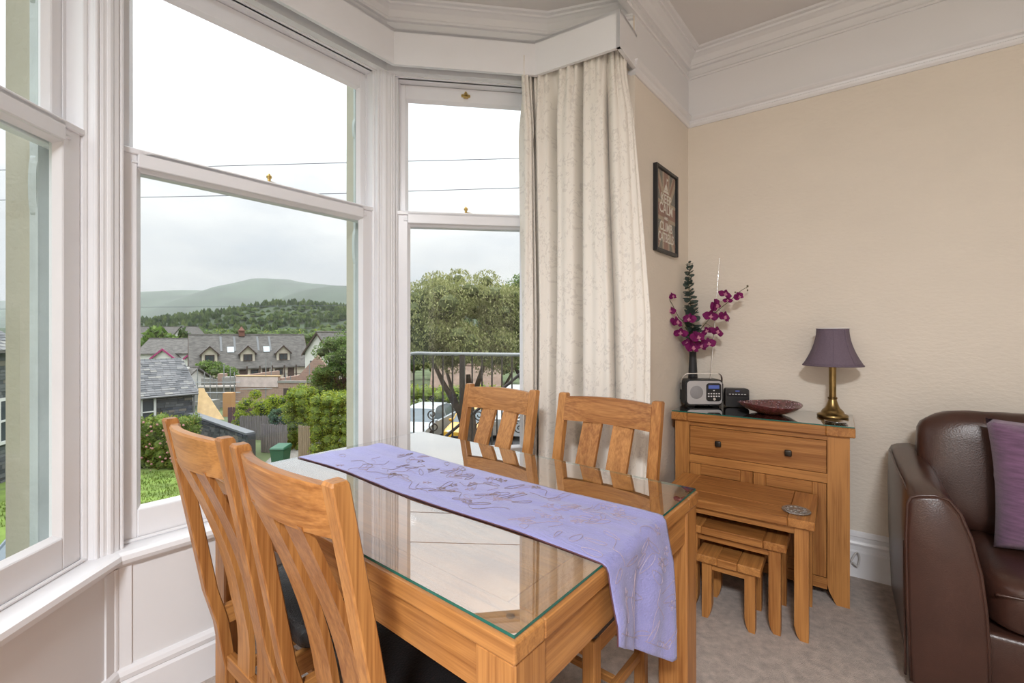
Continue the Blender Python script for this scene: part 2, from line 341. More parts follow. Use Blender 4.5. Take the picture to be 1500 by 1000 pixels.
# ---- sash windows
pane_rgh = pane_glass
def sash_window(name, a, u, s0, s1, stile, fast_top=False, stile_l=None):
    root = bpy.data.objects.new(name, None); C.objects.link(root); root.location = (a.x, a.y, 0)
    root.rotation_euler = (0, 0, math.atan2(u.y, u.x)); root['kind'] = 'structure'
    x0, x1 = s0, s1; sl = stile if stile_l is None else stile_l
    def sash(nm, y0, y1, zb, zt, br, trl, sA, sB, proud=0.0):
        bm = NB()
        box(bm, x0, x0+sA, y0, y1, zb, zt, .003); box(bm, x1-sB, x1, y0, y1, zb, zt, .003)
        box(bm, x0+sA, x1-sB, y0, y1, zb, zb+br, .003); box(bm, x0+sA, x1-sB, y0-proud, y1, zt-trl, zt, .003)
        if proud: box(bm, x0-.004, x1+.004, y0-proud, y0+.006, zt-.016, zt+.004, .003); box(bm, x0+sA*.6, x1-sB*.6, y0-proud*.6, y0+.006, zt-trl+.012, zt-trl+.022, .002)
        # glazing mould, a chamfered bead round the pane
        g0, g1, h0, h1, k = x0+sA, x1-sB, zb+br, zt-trl, .012
        ring = [(g0, h0), (g1, h0), (g1, h1), (g0, h1)]; inn = [(g0+k, h0+k), (g1-k, h0+k), (g1-k, h1-k), (g0+k, h1-k)]
        f = [bm.verts.new((p[0], y0+.002, p[1])) for p in ring]; b = [bm.verts.new((p[0], (y0+y1)/2, p[1])) for p in inn]
        for i in range(4): j = (i+1) % 4; bm.faces.new((f[i], f[j], b[j], b[i]))
        o = obj(nm, bm, white, root)
        bm = NB(); ym = (y0+y1)/2; box(bm, g0-.006, g1+.006, ym, ym+.004, h0-.006, h1+.006)
        obj('pane', bm, pane_rgh, o); return o
    lo = sash('lower_sash', .058, .098, SILL+.008, 1.882, .095, .058, sl, stile, .010)
    up = sash('upper_sash', .104, .142, 1.815, HEAD-.002, .055, .075, sl*.72, stile*.72)
    # frame lining and parting beads
    bm = NB(); box(bm, x0-.035, x0-.002, .05, .15, SILL, HEAD); box(bm, x1+.002, x1+.035, .05, .15, SILL, HEAD); box(bm, x0-.035, x1+.035, .05, .15, HEAD, HEAD+.03)
    box(bm, x0-.002, x0+.010, .099, .103, 1.88, HEAD); box(bm, x1-.010, x1+.002, .099, .103, 1.88, HEAD)
    box(bm, x0-.01, x1+.01, .046, .057, SILL, SILL+.012, .004)
    obj('window_frame', bm, white, root)
    bm = NB(); xm = (x0+x1)/2                        # brass fastener on the meeting rail
    lathe(bm, [(.013, 1.884), (.013, 1.889), (.007, 1.892), (.006, 1.905), (.010, 1.909), (.011, 1.916), (.007, 1.922), (.003, 1.927)], 14, (xm, .08))
    box(bm, xm-.030, xm+.012, .074, .086, 1.884, 1.889, .001)
    tube(bm, [(xm+.004, .08, 1.895), (xm+.03, .076, 1.890)], .004, 8)
    obj('sash_fastener', bm, brass, root, smooth=True, auto=40)
    if fast_top:
        bm = NB(); box(bm, xm-.024, xm+.024, .097, .104, 2.516, 2.532, .003)
        lathe(bm, [(.010, 2.522), (.011, 2.530), (.006, 2.540), (.002, 2.544)], 12, (xm, .094)); box(bm, xm-.014, xm+.014, .084, .100, 2.508, 2.520, .003)
        obj('sash_eye', bm, brass, root, smooth=True, auto=40)
    return root
sash_window('window_1', A01, u1, .05, .82-.056, .062)
sash_window('window_2', A12, u2, .028, 1.0416-.048, .052, stile_l=.042)
sash_window('window_3', A23, u3, .046, .745, .050, True)
# ---- pelmet
V23 = V2(-.573, 2.212); V34 = V2(.117, 2.307); Q1 = V2(.492, 2.077); V12 = V2(-1.1985, 1.446); V01 = V12 - u1*.80
pel = thing('pelmet', 'white boxed pelmet board running round the bay above the windows', 'pelmet', (0, 0, 0))
bm = NB(); sweep(bm, [V01, V12, V23, V34, Q1], [(-.018, 2.564), (0, 2.564), (0, 2.738), (-.018, 2.738)])
obj('front_board', bm, white, pel)
e = (P + rt(U)*.012) ; d_ = (e-Q1).normalized()
bm = NB(); Q1b = Q1+(V34-Q1).normalized()*.018
prism(bm, [Q1, Q1+d_*(e-Q1).length, Q1b+d_*(e-Q1).length, Q1b], 2.564, 2.738)
obj('end_board', bm, white, pel)
bm = NB(); prism(bm, [V01, V12, V23, V34, Q1, e, A34+(A23-A34).normalized()*.03, A23, A12, A01], 2.722, 2.7375)
obj('top_board', bm, white, pel)
# ---- curtain
fab = bpy.data.materials.new('damask_fabric'); fab.use_nodes = True; t = fab.node_tree; b = t.nodes['Principled BSDF']
tc = N(t, 'ShaderNodeTexCoord'); mp = N(t, 'ShaderNodeMapping'); mp.inputs['Scale'].default_value = (1, 1, .55); t.links.new(tc.outputs['UV'], mp.inputs[0])
n1 = N(t, 'ShaderNodeTexNoise', i_Scale=30.0, i_Detail=2.0, i_Distortion=1.8); t.links.new(mp.outputs[0], n1.inputs[0])
n2 = N(t, 'ShaderNodeTexNoise', i_Scale=9.0, i_Detail=1.0, i_Distortion=0.5); t.links.new(mp.outputs[0], n2.inputs[0])
f = math_n(t, 'MULTIPLY', math_n(t, 'GREATER_THAN', n1.outputs[0], 0.56), math_n(t, 'GREATER_THAN', n2.outputs[0], 0.47))
t.links.new(ramp(t, f, [(0.0, (.80, .755, .69)), (1.0, (.70, .655, .60))]), b.inputs['Base Color']); b.inputs['Roughness'].default_value = .75; b.inputs['Sheen Weight'].default_value = .2
def curtain():
    root = thing('curtain', 'long cream damask curtain gathered at the right end of the bay', 'curtain', (0, 0, 0))
    path = [V2(.045, 2.325), V2(.12, 2.352), V2(.30, 2.255), V2(.465, 2.185), V2(.553, 2.205)]
    low = [V2(.045, 2.315), V2(.14, 2.335), V2(.31, 2.235), V2(.49, 2.125), V2(.625, 2.085)]
    nu, nz = 320, 40; bm = NB(); uv = bm.loops.layers.uv.new('UVMap')
    folds = [(.000, .0), (.055, .9), (.115, -1.0), (.165, .8), (.235, -.9), (.30, .9), (.345, .1), (.385, -1.0), (.43, .7), (.50, .9), (.545, -1.0), (.60, .8), (.70, .95), (.735, -1.0), (.775, .7), (.86, 1.0), (.93, .5), (.975, -.3), (1.0, -.9)]
    def fold(u):
        for (a, va), (b_, vb) in zip(folds, folds[1:]):
            if u <= b_:
                k = (u-a)/(b_-a); k = k*k*(3-2*k); return va+(vb-va)*k
        return folds[-1][1]
    pt = [Vector((p.x, p.y, 0)) for p in curve_pts([(p.x, p.y, 0) for p in path], 10)]; pl = [Vector((p.x, p.y, 0)) for p in curve_pts([(p.x, p.y, 0) for p in low], 10)]
    def at(pts, u):
        f = u*(len(pts)-1); i = min(int(f), len(pts)-2); return pts[i].lerp(pts[i+1], f-i)
    rows = []
    for j in range(nz+1):
        v = j/nz; z = 2.66-(2.66-.02)*v; row = []
        g = max(0, 1-v*7.0); spread = min(1, max(0, (v-.05)*2.2)); 
        for i in range(nu+1):
            u = i/nu; p = at(pt, u).lerp(at(pl, u), spread)
            q = at(pt, min(1, u+.01))-at(pt, max(0, u-.01)); q.normalize(); n = Vector((q.y, -q.x, 0))
            uu = u + .012*math.sin(v*5+u*9)
            amp = .058*(1-2*(1-(fold(min(1, max(0, uu)))+1)/2)**2.2)*(.30+.70*min(1, max(0, (v-.035)/.10))) + g*.014*math.sin(u*2*math.pi*21) + .004*math.sin(u*2*math.pi*17+v*3)
            row.append(bm.verts.new((p.x+n.x*amp, p.y+n.y*amp, z)))
        rows.append(row)
    for j in range(nz):
        for i in range(nu):
            fc = bm.faces.new((rows[j][i], rows[j+1][i], rows[j+1][i+1], rows[j][i+1]))
            for lp, (a, c) in zip(fc.loops, ((i, j), (i, j+1), (i+1, j+1), (i+1, j))): lp[uv].uv = (a/nu*1.6, 2.7*(1-c/nz)*1.0)
    o = obj('curtain_cloth', bm, fab, root, smooth=True)
    so = o.modifiers.new('s', 'SOLIDIFY'); so.thickness = .003
    bm = NB()                                        # hem along the foot
    tube(bm, [(r.co.x, r.co.y, .02) if False else (0, 0, 0) for r in []] or [(.06, 2.33, 2.668), (.12, 2.355, 2.668), (.30, 2.262, 2.668), (.50, 2.14, 2.668)], .009, 8)
    obj('curtain_track', bm, white, root)
curtain()
# ---- fill lamp added on the ceiling behind the camera, out of view
def fill_lamp(x, y):
    t_ = thing('fill_lamp', 'round fill lamp added unseen on the ceiling behind the camera', 'lamp', (x, y, CEIL-.02))
    bm = NB(); lathe(bm, [(.30, 0.02), (.30, -.01), (.27, -.02)], 32); obj('base_plate', bm, white, t_)
    em = bpy.data.materials.new('fill_lamp_glass'); em.use_nodes = True; e_ = em.node_tree.nodes['Principled BSDF']
    e_.inputs['Emission Color'].default_value = (1, .96, .91, 1); e_.inputs['Emission Strength'].default_value = 2.0
    bm = NB(); lathe(bm, [(.27, -.02), (.26, -.05), (.20, -.085), (.10, -.10), (.01, -.103)], 32); obj('glass_bowl', bm, em, t_, smooth=True)
    l = bpy.data.lights.new('fill_light', 'AREA'); l.shape = 'DISK'; l.size = .55; l.energy = FILL_LAMP_W; l.color = (.95, .975, 1)
    lo = bpy.data.objects.new('fill_light', l); C.objects.link(lo); lo.parent = t_; lo.location = (0, 0, -.12)
fill_lamp(-.5, -1.6)
# ================================================================== DINING TABLE
TZ = .775; AL = R(-39.4)
eL = V2(math.cos(AL), math.sin(AL)); eS = V2(-eL.y, eL.x)
TC = V2(-.2208, 1.4778)
TL, TW = 1.322, .90
def leg_bm(x, y, s, z0, z1, bev=.004):
    bm = NB(); box(bm, x-s/2, x+s/2, y-s/2, y+s/2, z0, z1, bev); return bm
def dining_table():
    t = thing('dining_table', 'oak dining table with a sheet of glass on top by the bay window', 'table', (TC.x, TC.y, 0), AL)
    hx, hy = TL/2, TW/2; zt = TZ-.008; zb = zt-.037; bp = .082
    for s in (-1, 1):
        bm = NB(); box(bm, -hx, hx, s*hy-(bp if s > 0 else 0), s*hy+(0 if s > 0 else bp), zb, zt, .004, 2); obj('side_plank', bm, OAK[0], t)
        bm = NB(); box(bm, s*hx-(bp if s > 0 else 0), s*hx+(0 if s > 0 else bp), -hy+bp+.0005, hy-bp-.0005, zb, zt, .003); obj('end_plank', bm, OAK[1], t)
    n = 6; wd = (TW-2*bp)/n
    for k in range(n):
        bm = NB(); y0 = -hy+bp+k*wd; box(bm, -hx+bp+.0003, hx-bp-.0003, y0+.0002, y0+wd-.0002, zb, zt-.0002, .0008); obj('plank', bm, OAK[0], t)
    L = .088
    for sx in (-1, 1):
        for sy in (-1, 1): obj('leg', leg_bm(sx*(hx-L/2-.004), sy*(hy-L/2-.004), L, 0, zb, .005), OAK[2], t)
    for s in (-1, 1):
        bm = NB(); box(bm, -hx+L, hx-L, s*(hy-.030)-.012, s*(hy-.030)+.012, zb-.095, zb, .002); obj('apron', bm, OAK[0], t)
        bm = NB(); box(bm, s*(hx-.022)-.012, s*(hx-.022)+.012, -hy+L, hy-L, zb-.095, zb, .002); obj('apron', bm, OAK[1], t)
    bm = NB(); gx, gy = hx-.006, hy-.006
    box(bm, -gx, gx, -gy, gy, TZ-.006, TZ)
    for f in bm.faces: f.material_index = 0 if abs(f.normal.z) > .5 else 1
    bm.normal_update()
    for f in bm.faces: f.material_index = 0 if abs(f.normal.z) > .5 else 1
    g = setp(obj('table_glass', bm, [table_glass, glass_edge]), 'clear glass sheet with green edges lying on the oak dining table', 'glass sheet')
    g.location = (TC.x, TC.y, .0006); g.rotation_euler = (0, 0, AL)
    for sx in (-1, 1):
        for sy in (-1, 1):
            bm = NB(); lathe(bm, [(.008, zt), (.008, TZ-.0062)], 16, (sx*(hx-.05), sy*(hy-.05))); obj('bumper', bm, clear_glass, t)
dining_table()
# ------------------------------------------------------------------ runner with embroidery
lav = mat('lavender_taffeta', (0.27, 0.265, 0.53), 0.5, noise_amt=0.07, nscale=5, bump=0.35, bscale=45, stretch=(1.0, 5, 5), sheen=0.2)
thread = mat('embroidery_thread', (0.21, 0.15, 0.14), 0.35, spec=0.8)
thread2 = mat('pale_embroidery_thread', (0.36, 0.29, 0.36), 0.4, spec=0.5)
hemm = mat('dark_runner_hem', (0.09, 0.03, 0.035), 0.6)
def runner():
    t = thing('table_runner', 'lavender embroidered runner along the glass and hanging over its near right end', 'table runner', (TC.x, TC.y, 0), AL)
    xe = TL/2 + .004; top = TZ+.0010
    def surf(u, v, h=0.0):
        """u metres along from the far end, v 0..1 across"""
        lo, hi = -.158+.008*math.sin(u*7), .160+.006*math.sin(u*5+1)
        lo -= .012*max(0, 1-u/.3)
        y = lo+(hi-lo)*v; x0 = -.640+.055*v; ub = xe-x0; 
        wob = .0022*noise.noise(Vector((u*3, v*7, 1)))+.0016*noise.noise(Vector((u*9, v*3, 5)))+.0012*math.sin(v*21+2*math.sin(u*3))
        r = .012
        if u < ub-r: return Vector((x0+u, y, top+wob+.0035+h))
        a = (u-ub+r)/r
        if a < math.pi/2: return Vector((x0+ub-r+(r+h+.003)*math.sin(a), y, top-r+(r+.003+h+wob)*math.cos(a)))
        d = (a-math.pi/2)*r; k = min(1, d/.1)
        out = .004+.014*k*math.sin(v*8.5+.7)+.022*k*(.5+.5*math.cos(v*5))*(.4+d) + .006*k*math.sin(v*19+d*8)
        ysh = y + d*.10*(v-.1) + .02*k*math.sin(v*3)*d
        return Vector((x0+ub+out+h, ysh, top-r-d))
    nu, nv = 150, 44; bm = NB(); g = []
    for i in range(nu+1):
        row = []
        for j in range(nv+1):
            v = j/nv; x0 = -.640+.055*v; ub = xe-x0
            total = ub + .018 + (.125+.24*v)*(1 if v < .86 else 1-(v-.86)*.5)
            row.append(bm.verts.new(surf(total*i/nu, v)))
        g.append(row)
    for i in range(nu):
        for j in range(nv): bm.faces.new((g[i][j], g[i+1][j], g[i+1][j+1], g[i][j+1]))
    o = obj('cloth', bm, lav, t, smooth=True); so = o.modifiers.new('s', 'SOLIDIFY'); so.thickness = .0018; so.offset = -1
    bm = NB(); pts = []
    for i in range(nu+1):
        total = xe+.640+.018+.125; pts.append(surf(total*i/nu, 0, .0)+Vector((0, -.0008, -.0015)))
    tube(bm, pts, .0016, 6); obj('hem', bm, hemm, t)
    rnd = random.Random(3)
    for mt, nm, cnt, r_ in ((thread, 'embroidery', 46, .0008), (thread2, 'pale_embroidery', 120, .0008)):
        bm = NB()
        for k in range(cnt):
            u0 = rnd.uniform(.25, .95) if mt is thread else rnd.uniform(.05, 1.58)
            v0 = rnd.uniform(.22, .92) if mt is thread else rnd.uniform(.06, .94)
            if mt is thread2 and rnd.random() < .5: u0 = rnd.uniform(1.0, 1.58)
            a0 = rnd.uniform(0, 6.28); kind = rnd.random()
            pp = []
            if kind < .5:                            # leaf outline
                L_, W_ = rnd.uniform(.018, .034), rnd.uniform(.004, .009)
                for q in range(15):
                    a = 2*math.pi*q/14; pp.append((L_*math.cos(a)*(1), W_*math.sin(a)*(1.2-math.cos(a)*.5)))
            elif kind < .78:                         # curling tendril
                s = rnd.uniform(.6, 1.3)*(1 if rnd.random() < .5 else -1)
                for q in range(16):
                    a = q*.33; rr = .03*(1-q/22); pp.append((.006*q-.05+rr*math.sin(a)*.3, s*(rr*math.cos(a)-.015)))
            else:                                    # small flower
                for q in range(31):
                    a = 2*math.pi*q/30; rr = .009+.005*math.cos(5*a); pp.append((rr*math.cos(a), rr*math.sin(a)))
            ca, sa = math.cos(a0), math.sin(a0)
            w3 = []
            for px, py in pp:
                v_ = min(.97, max(.03, v0+(px*sa+py*ca)/.32)); w3.append(surf(min(1.42-.055*v_+.24*v_, max(.01, u0+px*ca-py*sa)), v_, .0006))
            tube(bm, w3, r_, 4)
        for q in range(1 if mt is thread else 0):    # long winding vines
            v0 = .25+.25*q; u0, u1 = (.2, .95) if mt is thread else (.75, 1.57)
            tube(bm, [surf(u0+(u1-u0)*i/60, v0+.09*math.sin(i*.33+q*2)+.03*math.sin(i*.9), .0006) for i in range(61)], r_, 4)
        setp(obj(nm, bm, mt, t), kind='stuff')
runner()
# ================================================================== DINING CHAIRS
def yprof(z):
    pts = [(0, .050), (.2, .052), (.35, .030), (.46, .0), (.60, -.025), (.80, -.062), (1.05, -.112)]
    for (a, ya), (b, yb) in zip(pts, pts[1:]):
        if z <= b:
            k = (z-a)/(b-a); return ya+(yb-ya)*k
    return pts[-1][1]
def chair_proto():
    t = thing('dining_chair', '', 'chair', (0, 0, 0), 0, 'oak dining chairs')
    hw, ps = .222, .038
    for s in (-1, 1):
        bm = NB(); rings = []
        for z in [0, .1, .2, .28, .35, .41, .46, .53, .6, .7, .8, .9, 1.0]:
            y = yprof(z); x = s*(hw-ps/2); h = ps/2; d = .017 if z > .2 else .016
            c = .003
            rings.append([(x-h+c, y-d, z), (x+h-c, y-d, z), (x+h, y-d+c, z), (x+h, y+d-c, z), (x+h-c, y+d, z), (x-h+c, y+d, z), (x-h, y+d-c, z), (x-h, y-d+c, z)])
        z = 1.006; y = yprof(1.0); x = s*(hw-ps/2); h = ps/2-.004; d = .013
        rings.append([(x-h, y-d, z), (x+h, y-d, z), (x+h, y-d, z), (x+h, y+d, z), (x+h, y+d, z), (x-h, y+d, z), (x-h, y+d, z), (x-h, y-d, z)])
        rings[-1] = [(p[0]+((i in (0, 7))*.002-(i in (1, 2))*.002 if False else 0), p[1], p[2]+ .0) for i, p in enumerate(rings[-1])]
        # keep ring points distinct
        e = .0015; q = rings[-1]
        rings[-1] = [(x-h+e, y-d, z), (x+h-e, y-d, z), (x+h, y-d+e, z), (x+h, y+d-e, z), (x+h-e, y+d, z), (x-h+e, y+d, z), (x-h, y+d-e, z), (x-h, y-d+e, z)]
        loft(bm, rings); obj('rear_post', bm, OAK[2], t, smooth=True, auto=35)
    # curved top rail, bowed backwards in the middle
    bm = NB(); rings = []; n = 14
    for i in range(n+1):
        x = -(hw-ps)-.002+(2*(hw-ps)+.004)*i/n; bow = -.030*(1-(x/(hw-ps))**2); r = []
        zc = .006*(1-(x/(hw-ps))**2)
        for z, dy in ((.897, -.013), (.986+zc, -.013), (.992+zc, -.009), (.992+zc, .009), (.986+zc, .013), (.897, .013)): r.append((x, yprof(z)+bow+dy+.004, z))
        rings.append(r)
    loft(bm, rings); obj('top_rail', bm, OAK[0], t, smooth=True, auto=35)
    # two bent splats
    for s in (-1, 1):
        bm = NB(); rings = []
        for k in range(15):
            z = .225+(.905-.225)*k/14; v = k/14
            y = yprof(z) - .026*v + .046*math.sin(math.pi*v)*(1-v*.15) + .002; hwid = .0415; xc = s*.067
            rings.append([(xc-hwid, y-.008, z), (xc+hwid, y-.008, z), (xc+hwid, y+.008, z), (xc-hwid, y+.008, z)])
        loft(bm, rings); obj('splat', bm, OAK[2], t, smooth=True, auto=35)
    sd = .41
    for s in (-1, 1):
        bm = NB(); box(bm, s*(hw-.02)-.020, s*(hw-.02)+.020, sd-.045, sd-.005, 0, .395, .003); obj('front_leg', bm, OAK[2], t)
        bm = NB(); box(bm, s*(hw-.022)-.011, s*(hw-.022)+.011, .02, sd-.045, .335, .395, .002); obj('side_rail', bm, OAK[1], t)
        bm = NB(); box(bm, s*(hw-.022)-.009, s*(hw-.022)+.009, .06, sd-.045, .150, .182, .002); obj('stretcher', bm, OAK[1], t)
    bm = NB(); box(bm, -hw+.04, hw-.04, sd-.036, sd-.014, .335, .395, .002); obj('front_rail', bm, OAK[0], t)
    bm = NB(); box(bm, -hw+ps, hw-ps, .040, .064, .195, .240, .002); obj('back_rail', bm, OAK[0], t)
    bm = NB(); box(bm, -hw+.03, hw-.03, .215, .233, .158, .182, .002); obj('cross_stretcher', bm, OAK[0], t)
    bm = NB(); rings = []                             # padded seat
    def rr(w_, d0, d1, z, r):
        pts = []
        for cx, cy, a0 in ((w_-r, d1-r, 0), (-w_+r, d1-r, 90), (-w_+r, d0+r, 180), (w_-r, d0+r, 270)):
            for k in range(6): a = R(a0+18*k); pts.append((cx+r*math.cos(a), cy+r*math.sin(a), z))
        return pts
    for ins, z in ((.010, .396), (.0, .405), (.0, .432), (.006, .444), (.022, .453), (.06, .459), (.12, .462)):
        rings.append(rr(hw+.004-ins, .082+ins, sd+.012-ins, z, .035 if ins < .03 else .03))
    loft(bm, rings); obj('seat', bm, black_leather, t, smooth=True, auto=60)
    return t
ch = chair_proto()
NRC = TC - eL*(-TL/2) - eS*(TW/2); FLC = TC - eL*(TL/2) + eS*(TW/2)
N0 = TC + eL*(TL/2) - eS*(TW/2); R0 = TC + eL*(TL/2) + eS*(TW/2)
spots = [(N0 - eL*.468 - eS*.048, AL, 'foreground oak dining chair on the near side of the table, beside the near corner'),
         (N0 - eL*.973 - eS*.050, AL+.02, 'oak dining chair nearest the big window, half hidden by the foreground chair'),
         (R0 - eL*.400 + eS*.075, AL+math.pi, 'oak dining chair tucked in before the middle of the cream curtain'),
         (R0 - eL*.955 + eS*.065, AL+math.pi-.02, 'oak dining chair tucked in before the iron railing and the curtain edge')]
for i, (p, a, lab) in enumerate(spots):
    o = ch if i == 0 else copy_tree(ch)
    o.location = (p.x, p.y, 0); o.rotation_euler = (0, 0, a); o['label'] = lab
# ================================================================== SIDEBOARD
SB = V2(.880, 2.519); SBW, SBD, SBT = .815, .395, .833
def sb(x, y, z=0.0): q = SB + UR*x + V2(-UR.y, UR.x)*y; return (q.x, q.y, z)
def sideboard():
    t = thing('sideboard', 'small oak sideboard with one wide drawer and two doors against the wall', 'sideboard', (SB.x, SB.y, 0), ANG_R)
    zt, zb = .826, .783
    for x0, x1 in ((0, .085), (.705, SBW)):
        bm = NB(); box(bm, x0, x1-(.0004 if x0 == 0 else 0), 0, SBD, zb, zt, .004); obj('end_plank', bm, OAK[1], t)
    for k in range(3):
        bm = NB(); d = SBD/3; box(bm, .0854, .7046, k*d, (k+1)*d-.0004, zb, zt, .003 if k == 0 else .001); obj('plank', bm, OAK[0], t)
    y0, y1, xa, xb = .024, .365, .016, .795; st = .075
    for x0, x1, inner in ((xa, xa+st, 1), (xb-.085, xb, -1)):
        bm = NB()                                    # stile running down into a sabre-cut foot
        if inner > 0: pr_ = [(x0, 0), (x0+.042, 0), (x0+.050, .02), (x1-.008, .055), (x1, .085), (x1, zb), (x0, zb)]
        else: pr_ = [(x0, zb), (x0, .085), (x0+.008, .055), (x1-.058, .015), (x1-.05, 0), (x1, 0), (x1, zb)]
        hexa(bm, [(x, y0, z) for x, z in pr_], [(x, y0+.045, z) for x, z in pr_]); obj('stile', bm, OAK[2], t)
        bm = NB(); xs = x0 if inner > 0 else x1-.04
        box(bm, xs, xs+.04, y1-.045, y1, 0, zb, .003); obj('rear_leg', bm, OAK[2], t)
        bm = NB(); xs = x0 if inner > 0 else x1-.018
        box(bm, xs+.001, xs+.017, y0+.045, y1-.045, .08, zb, .001); obj('side_panel', bm, OAK[2], t)
    xi0, xi1 = xa+st, xb-.085
    for z0, z1, nm in ((.757, zb, 'top_rail'), (.556, .600, 'middle_rail'), (.060, .112, 'bottom_rail')):
        bm = NB(); box(bm, xi0, xi1, y0+.002, y0+.028, z0, z1, .001); obj(nm, bm, OAK[0], t)
    bm = NB(); box(bm, xi0, xi1, y1-.012, y1, .08, zb); obj('back_panel', bm, OAK[2], t)
    bm = NB(); box(bm, xi0-.02, xi1+.02, y0+.03, y1-.012, .09, .108); obj('bottom_board', bm, OAK[0], t)
    bm = NB(); box(bm, xi0+.003, xi1-.003, y0+.001, y0+.022, .6025, .7545, .002); dr = obj('drawer', bm, OAK[0], t)
    for x in (.240, .555):
        bm = NB(); box(bm, x-.007, x+.007, y0-.014, y0+.002, .671, .685, .002); box(bm, x-.0155, x+.0155, y0-.028, y0-.013, .6625, .6935, .006, 2); obj('knob', bm, bronze, dr, smooth=True, auto=40)
    xm = (xi0+xi1)/2
    for x0, x1, kx in ((xi0+.003, xm-.0015, xm-.045), (xm+.0015, xi1-.003, xm+.045)):
        bm = NB(); box(bm, x0+.055, x1-.055, y0+.009, y0+.018, .17, .50); d = obj('door', bm, OAK[2], t)
        for a, b_ in ((x0, x0+.056), (x1-.056, x1)):
            bm = NB(); box(bm, a, b_, y0+.001, y0+.023, .115, .5535, .002); obj('door_stile', bm, OAK[2], d)
        for a, b_ in ((.115, .172), (.497, .5535)):
            bm = NB(); box(bm, x0+.0563, x1-.0563, y0+.001, y0+.023, a, b_, .002); obj('door_rail', bm, OAK[0], d)
        bm = NB(); box(bm, kx-.0155, kx+.0155, y0-.024, y0+.004, .40, .431, .006, 2); obj('knob', bm, bronze, d)
    bm = NB(); box(bm, .003, SBW-.003, .003, SBD-.004, zt+.0012, SBT); bm.normal_update()
    for f in bm.faces: f.material_index = 0 if abs(f.normal.z) > .5 else 1
    g = setp(obj('sideboard_glass', bm, [table_glass, glass_edge]), 'narrow clear glass sheet covering the top of the sideboard', 'glass sheet')
    g.location = (SB.x, SB.y, 0); g.rotation_euler = (0, 0, ANG_R)
    bm = NB(); pts = curve_pts([(SBW-.01, .33, .10), (SBW+.012, .35, .14), (SBW+.024, .36, .115), (SBW+.016, .355, .07), (SBW-.004, .35, .085)], 8)
    tube(bm, pts, .004, 8); cb = setp(obj('power_cable', bm, mat('white_cable', (.6, .58, .56), .5)), 'grey looped cable hanging between the sideboard and the baseboard', 'cable'); cb.location = (SB.x, SB.y, 0); cb.rotation_euler = (0, 0, ANG_R)
sideboard()
# ================================================================== NEST OF TABLES
def nest_table(x0, x1, y0, y1, z, lab, cap, leg, th=.036):
    p = sb(x0, y0); t = thing('nesting_table', lab, 'side table', p, ANG_R, 'nest of three oak tables')
    W_, D_ = x1-x0, y1-y0; zb = z-th
    for a, b_ in ((0, cap), (W_-cap, W_)):
        bm = NB(); box(bm, a+(.0003 if a else 0), b_, 0, D_, zb, z, .004); obj('end_plank', bm, OAK[1], t)
    n = 3 if D_ > .3 else 2
    for k in range(n):
        bm = NB(); box(bm, cap+.0003, W_-cap-.0003, k*D_/n, (k+1)*D_/n-.0003, zb, z-.0002, .003 if k in (0,) else .0008); obj('plank', bm, OAK[0], t)
    ins = .022
    for sx in (0, 1):
        for sy in (0, 1):
            bm = NB(); xa = ins if sx == 0 else W_-ins-leg; ya = ins if sy == 0 else D_-ins-leg; q = leg*.42
            if sx == 0: pr_ = [(xa, zb), (xa, 0), (xa+leg-q, 0), (xa+leg-q*.45, .018), (xa+leg, .055), (xa+leg, zb)]
            else: pr_ = [(xa, zb), (xa, .055), (xa+q*.45, .018), (xa+q, 0), (xa+leg, 0), (xa+leg, zb)]
            hexa(bm, [(x, ya, zz) for x, zz in pr_], [(x, ya+leg, zz) for x, zz in pr_]); obj('leg', bm, OAK[2], t)
    for y in (ins+.006, D_-ins-.022):
        if y < D_/2 or True:
            bm = NB(); box(bm, ins+leg, W_-ins-leg, y, y+.016, zb-.034, zb, .001); obj('apron', bm, OAK[0], t)
    for x in (ins+.008, W_-ins-.026):
        bm = NB(); box(bm, x, x+.018, ins+leg, D_-ins-leg, zb-.05, zb, .001); obj('apron', bm, OAK[1], t)
    return t
nest_table(.062, .677, -.385, .010, .500, 'largest of the nested oak tables, with the pewter disc on top', .095, .050)
nest_table(.165, .580, -.400, -.055, .388, 'middle sized oak nesting table between the smallest and the largest', .085, .044, .034)
nest_table(.238, .492, -.447, -.170, .283, 'smallest oak nesting table, standing foremost on the carpet', .088, .040, .034)
# pewter disc
pew = mat('pewter', (0.42, 0.41, 0.40), 0.35, metal=0.9, bump=0.9, bscale=120)
t = thing('coaster', 'round embossed pewter coaster on the largest nesting table', 'coaster', sb(.607, -.285, .5005), 0)
bm = NB(); lathe(bm, [(.048, 0), (.053, .002), (.054, .006), (.050, .009), (.046, .0085), (.02, .0085)], 40); obj('disc', bm, pew, t, smooth=True, auto=40)
bm = NB()
for k in range(12):
    a = k*math.pi/6; blob(bm, (.033*math.cos(a), .033*math.sin(a), .0088), (.009, .006, .0022), 8, 5, 0)
blob(bm, (0, 0, .0088), (.016, .016, .003), 12, 6, 0); obj('relief', bm, pew, t, smooth=True)
# glass coaster on the sideboard
t = setp(bpy.data.objects.new('glass_coaster', None), 'clear round glass coaster in front of the lamp on the sideboard', 'coaster'); C.objects.link(t); t.location = sb(.744, .084, SBT+.0005)
bm = NB(); lathe(bm, [(.042, 0), (.046, .002), (.046, .007), (.043, .010), (.036, .0085)], 36); obj('disc', bm, clear_glass, t, smooth=True, auto=40)
bm = NB(); lathe(bm, [(.0445, .0085), (.0465, .0085), (.0465, .0095), (.0445, .0095)], 36); obj('rim', bm, chrome, t, smooth=True)
